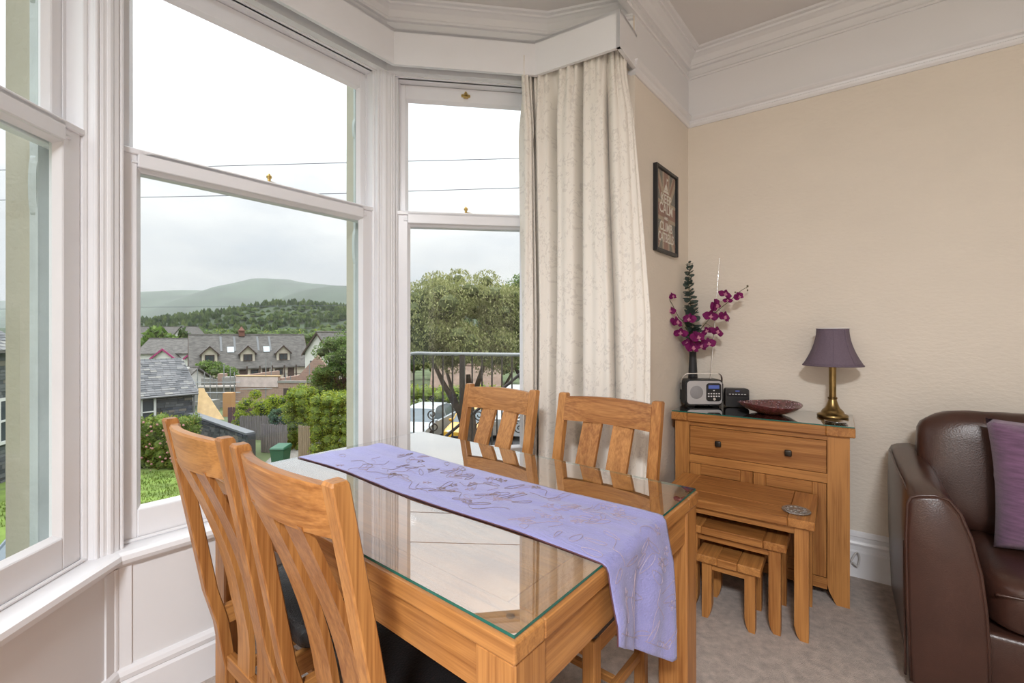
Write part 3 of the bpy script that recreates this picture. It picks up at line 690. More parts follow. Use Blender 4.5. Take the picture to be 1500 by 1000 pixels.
# ================================================================== TABLE LAMP
lin = mat('mauve_lamp_fabric', (0.15, 0.112, 0.15), 0.8, noise_amt=0.10, nscale=160, bump=0.2, bscale=300)
lin2 = mat('white_shade_lining', (0.75, 0.73, 0.75), 0.8)
def lamp():
    t = thing('table_lamp', 'antique brass table lamp with a flared mauve fabric shade', 'lamp', sb(.728, .262, SBT+.0005))
    bm = NB(); lathe(bm, [(.063, 0), (.067, .003), (.067, .011), (.062, .016), (.050, .021), (.047, .030), (.041, .038), (.032, .046), (.026, .060), (.020, .078), (.0175, .090), (.021, .094), (.021, .099), (.016, .103)], 40)
    obj('base', bm, old_brass, t, smooth=True, auto=50)
    bm = NB(); lathe(bm, [(.0155, .102), (.0155, .30), (.019, .304), (.019, .312), (.012, .318), (.012, .36)], 28); obj('stem', bm, old_brass, t, smooth=True, auto=40)
    bm = NB(); z0, z1 = .262, .448; rings = []; inner = []; n = 48
    def rad(v): return .067+.060*((1-v)**1.9)
    for j in range(13):
        v = j/12; r = rad(v); rings.append([(r*math.cos(2*math.pi*k/n), r*math.sin(2*math.pi*k/n), z0+(z1-z0)*v) for k in range(n)])
    loft(bm, rings, True, False); sh = obj('shade', bm, lin, t, smooth=True); so = sh.modifiers.new('s', 'SOLIDIFY'); so.thickness = .002; so.offset = -1
    for k in range(8):                                # panel seams
        bm = NB(); a = 2*math.pi*k/8+.2; tube(bm, [(rad(j/12)*math.cos(a)+.0006*math.cos(a), rad(j/12)*math.sin(a)+.0006*math.sin(a), z0+(z1-z0)*j/12) for j in range(13)], .0012, 5); obj('seam', bm, lin, sh)
    for v, r_ in ((0, .004), (1, .0035)):
        bm = NB(); tube(bm, [(rad(v)*math.cos(2*math.pi*k/n), rad(v)*math.sin(2*math.pi*k/n), z0+(z1-z0)*v) for k in range(n+1)], r_, 6); obj('piping', bm, lin if v == 0 else lin2, sh, smooth=True)
    bm = NB()
    for k in range(3):
        a = 2*math.pi*k/3; tube(bm, [(0, 0, .36), (.066*math.cos(a), .066*math.sin(a), z1-.01)], .002, 6)
    obj('shade_carrier', bm, old_brass, t)
lamp()
# ================================================================== BOWL
bowlm = mat('plum_hammered_glass', (0.145, 0.042, 0.045), 0.22, noise_amt=0.5, nscale=60, bump=0.5, bscale=110, coat=0.5)
rimm = mat('mauve_fleck', (0.42, 0.28, 0.33), 0.3, noise_amt=0.3, nscale=90)
t = thing('bowl', 'shallow plum coloured speckled bowl in the middle of the sideboard', 'bowl', sb(.455, .20, SBT+.0005))
bm = NB(); rings = []; n = 48
pf = [(.035, 0), (.055, .001), (.095, .014), (.128, .032), (.150, .050), (.1525, .054), (.148, .053), (.125, .037), (.09, .020), (.05, .009), (.01, .006)]
for r, z in pf: rings.append([(r*math.cos(2*math.pi*k/n)*(1+.02*math.sin(3*2*math.pi*k/n)), r*math.sin(2*math.pi*k/n), z+(.006*math.sin(2*2*math.pi*k/n+1)*(r/.15)**2)) for k in range(n)])
loft(bm, rings); o = obj('bowl_body', bm, bowlm, t, smooth=True)
bm = NB(); rnd = random.Random(5)
for k in range(170):
    a = rnd.uniform(0, 6.28); r = rnd.uniform(.06, .146); z = .020+(r-.09)*.55 if r > .09 else .011+(r-.05)*.24
    z += .006*math.sin(2*a+1)*(r/.15)**2 + .003; blob(bm, (r*math.cos(a), r*math.sin(a), z), (.0034, .0034, .0022), 6, 4, 0)
setp(obj('fleck', bm, rimm, t), kind='stuff')
# ================================================================== RADIO
def rounded(bm, w_, h, y0, y1, r, cx=0, cz=0, n=6):
    pts = []
    for sx, sz, a0 in ((1, 1, 0), (-1, 1, 90), (-1, -1, 180), (1, -1, 270)):
        for k in range(n+1):
            a = R(a0+90*k/n); pts.append((cx+sx*(w_/2-r)+r*math.cos(a), cz+sz*(h/2-r)+r*math.sin(a)))
    hexa(bm, [(x, y0, z) for x, z in pts], [(x, y1, z) for x, z in pts])
def txt(name, s, size, mat_, parent, loc, rot, extrude=.0003, align='CENTER', sx=1.0, bold=0.0):
    cu = bpy.data.curves.new(name, 'FONT'); cu.body = s; cu.size = size; cu.extrude = extrude; cu.align_x = align; cu.align_y = 'CENTER'; cu.offset = bold
    o = bpy.data.objects.new(name+'_tmp', cu); C.objects.link(o); bpy.context.view_layer.update()
    me = bpy.data.meshes.new_from_object(o.evaluated_get(bpy.context.evaluated_depsgraph_get())); bpy.data.objects.remove(o)
    me.materials.clear(); me.materials.append(mat_)
    return link_mesh(name, me, parent, loc, rot, (sx, 1, 1))
lcd = mat('lcd_screen', (0.02, 0.03, 0.12), 0.15); lcdm = bpy.data.materials['lcd_screen'].node_tree.nodes['Principled BSDF']
lcdm.inputs['Emission Color'].default_value = (.12, .18, .55, 1); lcdm.inputs['Emission Strength'].default_value = .35
keym = mat('white_key', (0.75, 0.75, 0.76), 0.4)
def radio():
    t = thing('radio', 'silver and black portable radio with a carrying handle and raised aerial', 'radio', (1.112, 2.632, SBT+.001))
    bm = NB(); rounded(bm, .218, .150, 0, .085, .026, 0, .082); 
    es = [e for e in bm.edges if abs(e.verts[0].co.y-e.verts[1].co.y) < 1e-6]; bmesh.ops.bevel(bm, geom=es, offset=.006, segments=2, affect='EDGES')
    obj('body', bm, black, t, smooth=True, auto=40)
    bm = NB(); rounded(bm, .202, .134, -.004, .002, .021, 0, .082); obj('front_panel', bm, silver, t, smooth=True, auto=40)
    bm = NB(); rings = []
    for r, y in ((.0375, -.0042), (.036, -.0056), (.001, -.0064)): rings.append([(-.047+r*math.cos(2*math.pi*k/36), y, .083+r*math.sin(2*math.pi*k/36)) for k in range(36)])
    loft(bm, rings); obj('speaker_grille', bm, mat('speaker_cloth', (.36, .35, .36), .7, bump=.5, bscale=900), t, smooth=True)
    bm = NB(); rounded(bm, .086, .104, -.0062, -.003, .016, .052, .084); cp = obj('control_panel', bm, black, t)
    bm = NB(); rounded(bm, .062, .020, -.0072, -.006, .002, .052, .114); obj('display', bm, lcd, cp)
    for r_ in range(2):
        for k in range(5):
            bm = NB(); rounded(bm, .0085, .0065, -.0085, -.006, .002, .022+k*.0150, .076-r_*.015, 3); obj('key', bm, keym, cp)
    bm = NB(); rounded(bm, .008, .006, -.0085, -.006, .002, .052, .094, 3); obj('key', bm, keym, cp)
    bm = NB(); rings = []
    for r, y in ((.0085, -.006), (.0085, -.015), (.007, -.017)): rings.append([(.052+r*math.cos(2*math.pi*k/20), y, .045+r*math.sin(2*math.pi*k/20)) for k in range(20)])
    loft(bm, rings); obj('knob', bm, chrome, cp, smooth=True, auto=40)
    for s in (-1, 1):
        bm = NB(); box(bm, s*.07-.02, s*.07+.02, .01, .07, 0, .008, .002); obj('foot', bm, black, t)
    bm = NB(); y = .045
    pts = curve_pts([(-.116, y, .095), (-.118, y-.004, .13), (-.115, y-.012, .165), (-.098, y-.018, .186), (-.07, y-.02, .190), (0, y-.02, .191), (.07, y-.02, .190), (.098, y-.018, .186), (.115, y-.012, .165), (.118, y-.004, .13), (.116, y, .095)], 6)
    rings = []
    for i, p in enumerate(pts):
        q = (pts[min(i+1, len(pts)-1)]-pts[max(i-1, 0)]).normalized(); nrm = Vector((q.z, 0, -q.x)).normalized() if abs(q.y) < .99 else Vector((1, 0, 0))
        rings.append([p+nrm*.002+Vector((0, .007, 0)), p+nrm*.002-Vector((0, .007, 0)), p-nrm*.002-Vector((0, .007, 0)), p-nrm*.002+Vector((0, .007, 0))])
    loft(bm, rings); obj('carrying_handle', bm, chrome, t, smooth=True, auto=50)
    bm = NB(); b0 = Vector((.062, .062, .150)); b1 = Vector((.130, .092, .870)); q = [b0.lerp(b1, k/5) for k in range(6)]
    for k in range(5): tube(bm, [q[k], q[k+1]], .0032-.00045*k, 8)
    blob(bm, b1, (.003, .003, .004), 8, 6, 0); obj('aerial', bm, chrome, t, smooth=True, auto=50)
radio()
def clock_radio():
    t = thing('alarm_clock', 'low black clock radio beside the portable radio, partly behind it', 'clock', (1.287, 2.600, SBT+.001), R(-12))
    bm = NB(); rounded(bm, .125, .105, 0, .05, .014, 0, .0555); obj('body', bm, black, t)
    bm = NB(); rounded(bm, .112, .040, -.0012, .001, .004, 0, .083); obj('display_window', bm, mat('smoked_panel', (.02, .02, .024), .2), t)
    for k in range(6):
        bm = NB(); rounded(bm, .010, .003, -.003, 0, .001, -.040+k*.016, .076, 2); obj('key', bm, keym, t)
    bm = NB(); rounded(bm, .022, .006, -.0022, 0, .001, 0.0, .094, 2); obj('indicator', bm, lcd, t)
clock_radio()
# ================================================================== VASE WITH FLOWERS
VX, VY = 1.093, 2.752
def vase():
    t = thing('vase', 'slim black tapered vase behind the portable radio', 'vase', (VX, VY, SBT+.001))
    bm = NB(); lathe(bm, [(.030, 0), (.032, .004), (.0315, .04), (.027, .16), (.020, .29), (.0195, .312), (.0165, .313), (.0165, .25), (.012, .2)], 28); obj('vase_body', bm, mat('matt_black_ceramic', (.022, .022, .024), .55), t, smooth=True, auto=60)
vase()
VT = Vector((VX, VY, SBT+.30))
def pix(px, py, Y): return Vector(((px-750)/667*Y, Y, H-(py-490)/667*Y))
petal_m = leafmat('magenta_orchid_petal', (.12, .006, .065), (.25, .018, .14), (.33, .035, .19), trans=.2)
lip_m = mat('pale_orchid_lip', (.55, .22, .32), .5); stem_m = mat('orchid_stem', (.10, .095, .035), .6); bud_m = mat('orchid_bud', (.16, .13, .07), .6)
def flower_mesh():
    bm = NB()
    def petal(a, L_, W_, lift, cup):
        n = 7; rows = []
        for i in range(n+1):
            v = i/n; wd = W_*math.sin(math.pi*min(.97, v*.86+.13))**.8; row = []
            for j in range(5):
                s = (j-2)/2; x = L_*v; y = wd*s; z = lift*v*v + cup*(s*s)*wd - .0
                row.append(bm.verts.new((x*math.cos(a)-y*math.sin(a), x*math.sin(a)+y*math.cos(a), z+.002)))
            rows.append(row)
        for i in range(n):
            for j in range(4): bm.faces.new((rows[i][j], rows[i+1][j], rows[i+1][j+1], rows[i][j+1]))
    for a, L_, W_, l, c in ((90, .032, .011, .002, .25), (215, .032, .011, .004, .25), (325, .032, .011, .004, .25), (8, .038, .022, -.003, -.2), (172, .038, .022, -.003, -.2)): petal(R(a), L_, W_, l, c)
    me = bpy.data.meshes.new('flower'); bm.to_mesh(me); bm.free(); me.materials.append(petal_m); me.polygons.foreach_set('use_smooth', [True]*len(me.polygons))
    bm = NB(); blob(bm, (0, -.006, .008), (.006, .010, .006), 8, 6, .1); blob(bm, (0, .002, .009), (.004, .004, .006), 8, 5, 0); blob(bm, (-.006, -.006, .008), (.005, .004, .004), 6, 5, 0); blob(bm, (.006, -.006, .008), (.005, .004, .004), 6, 5, 0)
    m2 = bpy.data.meshes.new('lip'); bm.to_mesh(m2); bm.free(); m2.materials.append(lip_m); return me, m2
FM, LM = flower_mesh()
def spray(name, label, pts_px, flowers, buds, Y0):
    t = thing(name, label, 'orchid', (VX, VY, SBT+.30), 0, 'orchid sprays in the black vase')
    base = Vector((VX, VY, SBT+.30))
    P3 = [VT-Vector((0, 0, .09)), VT+Vector((0, 0, .03))]+[pix(x, y, Y) for x, y, Y in pts_px]; P3 = curve_pts(P3, 8)
    bm = NB(); tube(bm, [p-base for p in P3], [.0026-.0012*i/len(P3) for i in range(len(P3))], 6); obj('stem', bm, stem_m, t, smooth=True)
    rnd = random.Random(len(label))
    for (x, y, Y, s) in flowers:
        c = pix(x, y, Y); near = min(P3, key=lambda q: (q-c).length)
        bm = NB(); tube(bm, [near-base, (near.lerp(c, .5)+Vector((0, 0, .006)))-base, c-base+Vector((0, .004, 0))], .0012, 5); obj('flower_stalk', bm, stem_m, t)
        f = link_mesh('flower', FM, t, c-base, (R(78+rnd.uniform(-25, 15)), rnd.uniform(-.5, .5), rnd.uniform(-.75, .55)), (s*1.2, s*1.2, s*1.2)); link_mesh('lip', LM, f)
    for (x, y, Y, r) in buds:
        c = pix(x, y, Y); bm = NB(); near = min(P3, key=lambda q: (q-c).length)
        blob(bm, c-base, (r, r, r*1.25), 8, 6, .05); tube(bm, [near-base, c-base], .001, 5); obj('bud', bm, bud_m, t, smooth=True)
spray('orchid_spray', 'orchid spray leaning left towards the poster, two buds at its tip', [(1004, 476, 2.70), (994, 464, 2.66), (985, 446, 2.63), (976, 430, 2.61), (974, 417, 2.61)],
      [(985, 434, 2.62, .62), (981, 455, 2.63, .85), (991, 472, 2.63, 1.0), (997, 488, 2.65, .95), (1010, 467, 2.66, .9)],
      [(973, 414, 2.61, .006), (977, 421, 2.61, .004), (974, 436, 2.61, .004)], 2.7)
spray('orchid_spray', 'orchid spray arching right over the clock radio, buds at its tip', [(1024, 486, 2.70), (1040, 466, 2.66), (1057, 450, 2.62), (1072, 438, 2.58), (1082, 428, 2.56), (1095, 420, 2.55)],
      [(1041, 463, 2.64, 1.0), (1048, 447, 2.62, 1.05), (1061, 464, 2.60, .9), (1050, 486, 2.60, .95), (1062, 431, 2.58, .85), (1082, 434, 2.56, .7), (1036, 485, 2.64, .85), (1066, 440, 2.58, .6)],
      [(1095, 419, 2.55, .006), (1095, 425, 2.55, .0045), (1077, 428, 2.57, .0045)], 2.7)
spray('orchid_spray', 'short orchid spray drooping in front at the mouth of the vase', [(1016, 500, 2.66), (1020, 490, 2.62)],
      [(1014, 509, 2.64, 1.05), (1022, 494, 2.61, 1.0), (1038, 503, 2.64, .95), (1019, 492, 2.64, .8), (1027, 506, 2.66, .9), (1007, 502, 2.68, .75)], [], 2.7)
euc = leafmat('eucalyptus_leaf', (.035, .06, .052), (.10, .135, .12))
def eucalyptus():
    t = thing('eucalyptus_sprig', 'tall grey green eucalyptus sprig standing above the orchids', 'foliage', (VX, VY, SBT+.30)); base = Vector((VX, VY, SBT+.30))
    P3 = curve_pts([VT-Vector((0, 0, .08)), pix(1014, 490, 2.74), pix(1012, 450, 2.735), pix(1009, 415, 2.735), pix(1011, 384, 2.735)], 14)
    bm = NB(); tube(bm, [p-base for p in P3], .002, 6); obj('stem', bm, stem_m, t)
    bm = NB(); n = 10; c0 = bm.verts.new((.018, 0, .003)); ring = [bm.verts.new((.018+.017*math.cos(2*math.pi*k/n), .0135*math.sin(2*math.pi*k/n), .002*math.cos(4*math.pi*k/n))) for k in range(n)]
    for k in range(n): bm.faces.new((c0, ring[k], ring[(k+1) % n]))
    me = bpy.data.meshes.new('leaf'); bm.to_mesh(me); bm.free(); me.materials.append(euc)
    rnd = random.Random(11); m = 30
    for i in range(m):
        f = .16+.83*i/(m-1); k = int(f*(len(P3)-1)); p = P3[k]-base; s = 1.6-.9*max(0, (f-.35)/.65)
        for q in range(3):
            a = i*1.3+q*2.1+rnd.uniform(-.3, .3); o = link_mesh('leaf', me, t, p+Vector((0, 0, rnd.uniform(-.006, .006))), (rnd.uniform(.1, 1.0)*(1 if math.sin(a) < 0 else -.3), rnd.uniform(-.9, .1), a), (s,)*3)
    rnd = random.Random(4)
    for i in range(22):                              # lower leaves spilling round the neck
        p = VT+Vector((0, -.01, .03+.006*i))-base; s = rnd.uniform(.8, 1.3)
        link_mesh('leaf', me, t, p, (rnd.uniform(-.5, .5), rnd.uniform(-.5, .3), rnd.uniform(0, 6.28)), (s*1.3, s, s))
eucalyptus()
# ================================================================== FRAMED POSTER
def poster():
    a = CN - U*.545; b_ = CN - U*.232; L_ = (b_-a).length; zb, zt = 1.702, 2.170; h = zt-zb
    t = thing('framed_poster', 'black framed union flag poster lettered in white on the side wall', 'picture', (a.x, a.y, zb), math.atan2(U.y, U.x))
    # local x along wall, y into the wall (outward), room side is -y
    fw = .017
    for nm, bx in (('frame_stile', (0, fw, 0, h)), ('frame_stile', (L_-fw, L_, 0, h)), ('frame_rail', (fw, L_-fw, 0, fw)), ('frame_rail', (fw, L_-fw, h-fw, h))):
        bm = NB(); box(bm, bx[0], bx[1], -.024, -.001, bx[2], bx[3], .001); obj(nm, bm, black, t)
    blue = mat('poster_grey_blue', (.125, .115, .105), .6); cr = mat('poster_cream', (.46, .33, .23), .6); rd = mat('poster_faded_red', (.30, .115, .085), .6); wt = mat('poster_white', (.86, .79, .73), .6)
    x0, x1, z0, z1 = fw, L_-fw, fw, h-fw; xm, zm = L_/2, h*.50
    bm = NB(); box(bm, x0, x1, -.010, -.004, z0, z1); obj('poster_sheet', bm, blue, t)
    def clip(poly):
        def cut(pl, ax, v, keep):
            out = []
            for i in range(len(pl)):
                p, q = pl[i-1], pl[i]; ip, iq = keep*(p[ax]-v) >= 0, keep*(q[ax]-v) >= 0
                if ip != iq: k = (v-p[ax])/(q[ax]-p[ax]); out.append((p[0]+(q[0]-p[0])*k, p[1]+(q[1]-p[1])*k))
                if iq: out.append(q)
            return out
        for ax, v, keep in ((0, x0, 1), (0, x1, -1), (1, z0, 1), (1, z1, -1)): poly = cut(poly, ax, v, keep)
        return poly
    def flat(nm, polys, m_, y):
        bm = NB()
        for pl in polys:
            pl = clip(pl)
            if len(pl) > 2: hexa(bm, [(p[0], y, p[1]) for p in pl], [(p[0], y-.0002, p[1]) for p in pl])
        obj(nm, bm, m_, t)
    def stripe(cx, cz, dx, dz, wd, off=0, ln=1.0):
        l = math.hypot(dx, dz); dx, dz = dx/l, dz/l; nx, nz_ = -dz, dx
        c = (cx+nx*off, cz+nz_*off); return [(c[0]+s*dx*ln+q*nx*wd/2, c[1]+s*dz*ln+q*nz_*wd/2) for s, q in ((0, 1), (1, 1), (1, -1), (0, -1))]
    dg = [(x1-xm, z1-zm), (x0-xm, z1-zm), (x0-xm, z0-zm), (x1-xm, z0-zm)]
    flat('flag_saltire', [stripe(xm, zm, dx, dz, .058) for dx, dz in dg], cr, -.0103)
    flat('flag_saltire_red', [stripe(xm, zm, dx, dz, .022, .010) for dx, dz in dg], rd, -.0106)
    flat('flag_cross', [[(xm-.050, z0), (xm+.050, z0), (xm+.050, z1), (xm-.050, z1)], [(x0, zm-.055), (x1, zm-.055), (x1, zm+.055), (x0, zm+.055)]], cr, -.0109)
    flat('flag_cross_red', [[(xm-.030, z0), (xm+.030, z0), (xm+.030, z1), (xm-.030, z1)], [(x0, zm-.034), (x1, zm-.034), (x1, zm+.034), (x0, zm+.034)]], rd, -.0112)
    rot = (R(90), 0, 0)
    for s, z, size, sx in (('KEEP', .302, .066, .98), ('CALM', .246, .072, .95), ('AND', .196, .022, 1.0), ('CLIMB', .146, .064, .95), ('CATBELLS', .086, .066, .70)):
        txt('lettering', s, size*1.08, wt, t, (xm, -.0118, z), rot, .0002, 'CENTER', sx, .0011)
    flat('emblem', [[(xm-.042, .338), (xm+.042, .338), (xm+.030, .352), (xm-.028, .352)], [(xm-.028, .354), (xm+.026, .354), (xm+.012, .383), (xm+.002, .392), (xm-.012, .381)],
                    [(xm+.006, .390), (xm+.010, .390), (xm+.012, .424), (xm+.008, .424)], [(xm+.012, .424), (xm+.032, .417), (xm+.012, .408)]], wt, -.0116)
    bm = NB(); box(bm, x0, x1, -.0165, -.0155, z0, z1); obj('glazing', bm, pane_glass, t)
poster()
# ================================================================== SOFA
def sofa():
    O = V2(1.377, 1.584); t = thing('sofa', 'brown leather sofa with piped flared arm against the back wall', 'sofa', (O.x, O.y, 0), ANG_R)
    # arm: front outline (x across, z up), lofted from front to back
    def outline(f):
        k = f; zt = .690+.035*k
        o = [(.010, .045), (.000, .30), (-.004, .55), (.000, zt-.030), (.010, zt-.006), (.030, zt+.004), (.070, zt+.012), (.105, zt+.004), (.132, zt-.035), (.160, zt-.115), (.182, zt-.225), (.194, zt-.34), (.200, zt-.46), (.202, .045)]
        return o
    bm = NB(); rings = []
    for y, ins in ((0, .010), (.004, .004), (.014, 0), (.2, 0), (.45, 0), (.66, 0), (.76, 0), (.775, .006), (.78, .012)):
        rings.append([(x+(ins if x < .1 else -ins), y, z-(ins if z > .2 else 0)) for x, z in outline(min(1, y/.7))])
    loft(bm, rings); arm = obj('arm', bm, brown_leather, t, smooth=True, auto=50)
    for y, r_ in ((.010, .0055),):
        bm = NB(); tube(bm, [(x, y, z) for x, z in outline(0)], r_, 8); obj('piping', bm, brown_leather, arm, smooth=True)
    bm = NB(); tube(bm, curve_pts([(-.003, .012, .52), (.012, .05, .60), (.010, .09, .665), (.004, .18, .690), (.000, .4, .695), (.0, .7, .71)], 8), .004, 8); obj('piping', bm, brown_leather, arm, smooth=True)
    bm = NB(); tube(bm, curve_pts([(-.004, .03, .05), (-.005, .03, .3), (-.006, .035, .52)], 6), .004, 8); obj('piping', bm, brown_leather, arm, smooth=True)
    W_ = 1.75
    bm = NB(); box(bm, W_-.2, W_, 0, .78, .045, .69, .03, 3); obj('arm', bm, brown_leather, t, smooth=True, auto=50)
    bm = NB(); box(bm, .19, W_-.19, .035, .75, .045, .275, .02, 3); obj('base', bm, brown_leather, t, smooth=True, auto=50)
    bm = NB(); box(bm, .12, W_-.12, .62, .80, .10, .80, .04, 3); obj('back', bm, brown_leather, t, smooth=True, auto=50)
    for k in range(2):
        x0 = .198+k*.68; bm = NB(); blob(bm, (x0+.34, .31, .37), (.342, .305, .10), 40, 16, .02, 2, .35, k*3); o = obj('seat_cushion', bm, brown_leather, t, smooth=True)
        bm = NB(); tube(bm, curve_pts([(x0+.02, .03, .405), (x0+.05, .012, .415), (x0+.3, .004, .425), (x0+.6, .010, .415)], 8), .004, 8); obj('piping', bm, brown_leather, o, smooth=True)
        bm = NB(); blob(bm, (x0+.27+.02*k, .55, .680), (.385-.04*k, .115, .245), 44, 18, .05, 2.2, .42, 5+k)
        bmesh.ops.rotate(bm, verts=bm.verts, cent=(x0, .6, .45), matrix=Matrix.Rotation(R(-9), 3, 'X')); obj('back_cushion', bm, brown_leather, t, smooth=True)
    for x, y in ((.06, .06), (.06, .72), (W_-.06, .06), (W_-.06, .72)):
        bm = NB(); lathe(bm, [(.02, 0), (.026, .05)], 16, (x, y)); obj('foot', bm, black, t)
    return O
SO = sofa()
pc = mat('purple_chenille', (0.175, 0.085, 0.165), 0.9, noise_amt=0.32, nscale=14, bump=0.5, bscale=160, stretch=(1.2, 1, 9), sheen=0.4)
def cushion():
    q = SO + UR*.50 + V2(-UR.y, UR.x)*.355
    t = thing('throw_cushion', 'square purple chenille cushion leaning on the brown leather sofa', 'cushion', (q.x, q.y, .475), ANG_R)
    bm = NB(); n = 22; S = .235; f = []; b = []
    for side in (-1, 1):
        g = []
        for i in range(n+1):
            row = []
            for j in range(n+1):
                u, v = 2*i/n-1, 2*j/n-1; pin = 1-.05*(1-u*u)*0; puff = ((1-u**4)*(1-v**4))**.55
                cx = u*S*(1-.06*(1-v*v)**1*(abs(u)**3)); cz = v*S*(1-.06*(1-u*u)*(abs(v)**3))
                row.append(bm.verts.new((cx, side*(.004+.078*puff), cz)))
            g.append(row)
        for i in range(n):
            for j in range(n): bm.faces.new((g[i][j], g[i+1][j], g[i+1][j+1], g[i][j+1]))
        (f if side < 0 else b).append(g)
    bmesh.ops.remove_doubles(bm, verts=bm.verts, dist=.009)
    bmesh.ops.rotate(bm, verts=bm.verts, cent=(0, 0, 0), matrix=Matrix.Rotation(R(-14), 3, 'X')); bmesh.ops.translate(bm, verts=bm.verts, vec=(0, 0, .225))
    obj('cover', bm, pc, t, smooth=True)
cushion()
# ================================================================== OUTSIDE
def px3(px, py, Y): return ((px-750)/667*Y, Y, H-(py-490)/667*Y)
def gz(y):                                           # lie of the land, falling away from the house
    pts = [(0, -4.5), (24, -4.5), (40, -5.9), (70, -6.9), (140, -9.5), (300, -13), (700, -18), (9000, -18)]
    for (a, za), (b_, zb) in zip(pts, pts[1:]):
        if y <= b_: return za+(zb-za)*(max(y, 0)-a)/(b_-a)
    return -18
meadow = mat('meadow_ground', (.075, .10, .04), .95, noise_amt=.4, nscale=.12)
tarmac = mat('tarmac', (.09, .09, .095), .9, noise_amt=.2, nscale=2)
lawnm = mat('lawn', (.115, .17, .028), .95, noise_amt=.45, nscale=1.6, bump=.6, bscale=14)
bm = NB(); ys = [-60, -8, 3, 8, 16, 24, 32, 40, 55, 70, 100, 140, 200, 300, 450, 700, 1200, 2500, 6500]; xs = [-7000, -1500, -500, -200, -80, -40, -25, -15, -8, 0, 10, 40, 120, 500, 1500, 7000]
vs = [[bm.verts.new((x, y, (gz(y) if y > 0 else -4.5)-.02)) for x in xs] for y in ys]
for j in range(len(ys)-1):
    for i in range(len(xs)-1): bm.faces.new((vs[j][i], vs[j][i+1], vs[j+1][i+1], vs[j+1][i]))
setp(obj('ground', bm, meadow), kind='structure')
bm = NB(); prism(bm, [(-24, 6), (-11.2, 12), (-11.0, 19.6), (-16, 20.5), (-24, 18.5)], -4.6, -4.48); lw = setp(obj('lawn', bm, lawnm), kind='structure')
bm = NB(); prism(bm, [(-6.4, 9), (9, 9), (9, 30), (-8.5, 30), (-6.6, 20)], -4.6, -3.55); setp(obj('yard', bm, tarmac), kind='structure')
bm = NB(); prism(bm, [(-10.8, 14), (-6.3, 14), (-8.4, 21), (-9.4, 27), (-12.6, 27), (-11, 20)], -4.6, -4.49); setp(obj('path', bm, mat('gravel_path', (.20, .185, .165), .95, noise_amt=.3, nscale=6, bump=.4, bscale=30)), kind='structure')
rnd = random.Random(2)
bm = NB()
for k in range(5200):
    y = rnd.uniform(13.5, 19); x = rnd.uniform(-17.5, -10.6)
    if x > -11.2: continue
    a = rnd.uniform(0, 3.14); h_ = rnd.uniform(.04, .11); d = .016
    v = [bm.verts.new((x-d*math.cos(a), y-d*math.sin(a), -4.48)), bm.verts.new((x+d*math.cos(a), y+d*math.sin(a), -4.48)), bm.verts.new((x+rnd.uniform(-.03, .03), y+rnd.uniform(-.03, .03), -4.48+h_))]; bm.faces.new(v)
setp(obj('grass', bm, leafmat('grass_blade', (.07, .12, .015), (.15, .21, .03), (.24, .25, .07))), 'short green grass on the lawn below the stone cottage', 'grass', kind='stuff')
# ---- leaves ----------------------------------------------------------------
def leaf_mesh(name, clusters, per, size, mats, seed=1, droop=0.0, flat=0.0):
    r_ = random.Random(seed); verts = []; faces = []
    for (c, rx, ry, rz) in clusters:
        for k in range(per):
            u = r_.uniform(-1, 1); a = r_.uniform(0, 6.2832); q = math.sqrt(1-u*u); rad = r_.uniform(.72, 1.06)
            p = Vector((c[0]+rx*rad*q*math.cos(a), c[1]+ry*rad*q*math.sin(a), c[2]+rz*rad*u))
            t1 = Vector((r_.uniform(-1, 1), r_.uniform(-1, 1), r_.uniform(-1, 1)-droop)).normalized()
            t2 = t1.cross(Vector((r_.uniform(-1, 1), r_.uniform(-1, 1), r_.uniform(-1, 1)))).normalized()
            s = size*r_.uniform(.6, 1.35); i = len(verts)
            verts += [p-t1*s, p+t2*s*.42, p+t1*s, p-t2*s*.42]; faces.append((i, i+1, i+2, i+3))
    me = bpy.data.meshes.new(name); me.from_pydata([tuple(v) for v in verts], [], faces); me.materials.append(mats); return me
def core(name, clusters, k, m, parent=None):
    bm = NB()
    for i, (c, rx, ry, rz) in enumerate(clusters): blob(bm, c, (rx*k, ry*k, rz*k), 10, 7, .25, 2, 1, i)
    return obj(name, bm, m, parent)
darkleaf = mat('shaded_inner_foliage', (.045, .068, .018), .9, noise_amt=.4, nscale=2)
bark = mat('bark', (.075, .055, .04), .9, noise_amt=.3, nscale=6, bump=.5, bscale=20)
def ell_clusters(n, c, r, cr, seed, low=-.6):
    r_ = random.Random(seed); out = []
    while len(out) < n:
        p = [r_.uniform(-1, 1) for _ in range(3)]
        d = sum(v*v for v in p)
        if d > 1 or d < .18 or p[2] < low: continue
        s = cr*r_.uniform(.65, 1.3); out.append(((c[0]+p[0]*r[0], c[1]+p[1]*r[1], c[2]+p[2]*r[2]), s, s, s*.8))
    return out
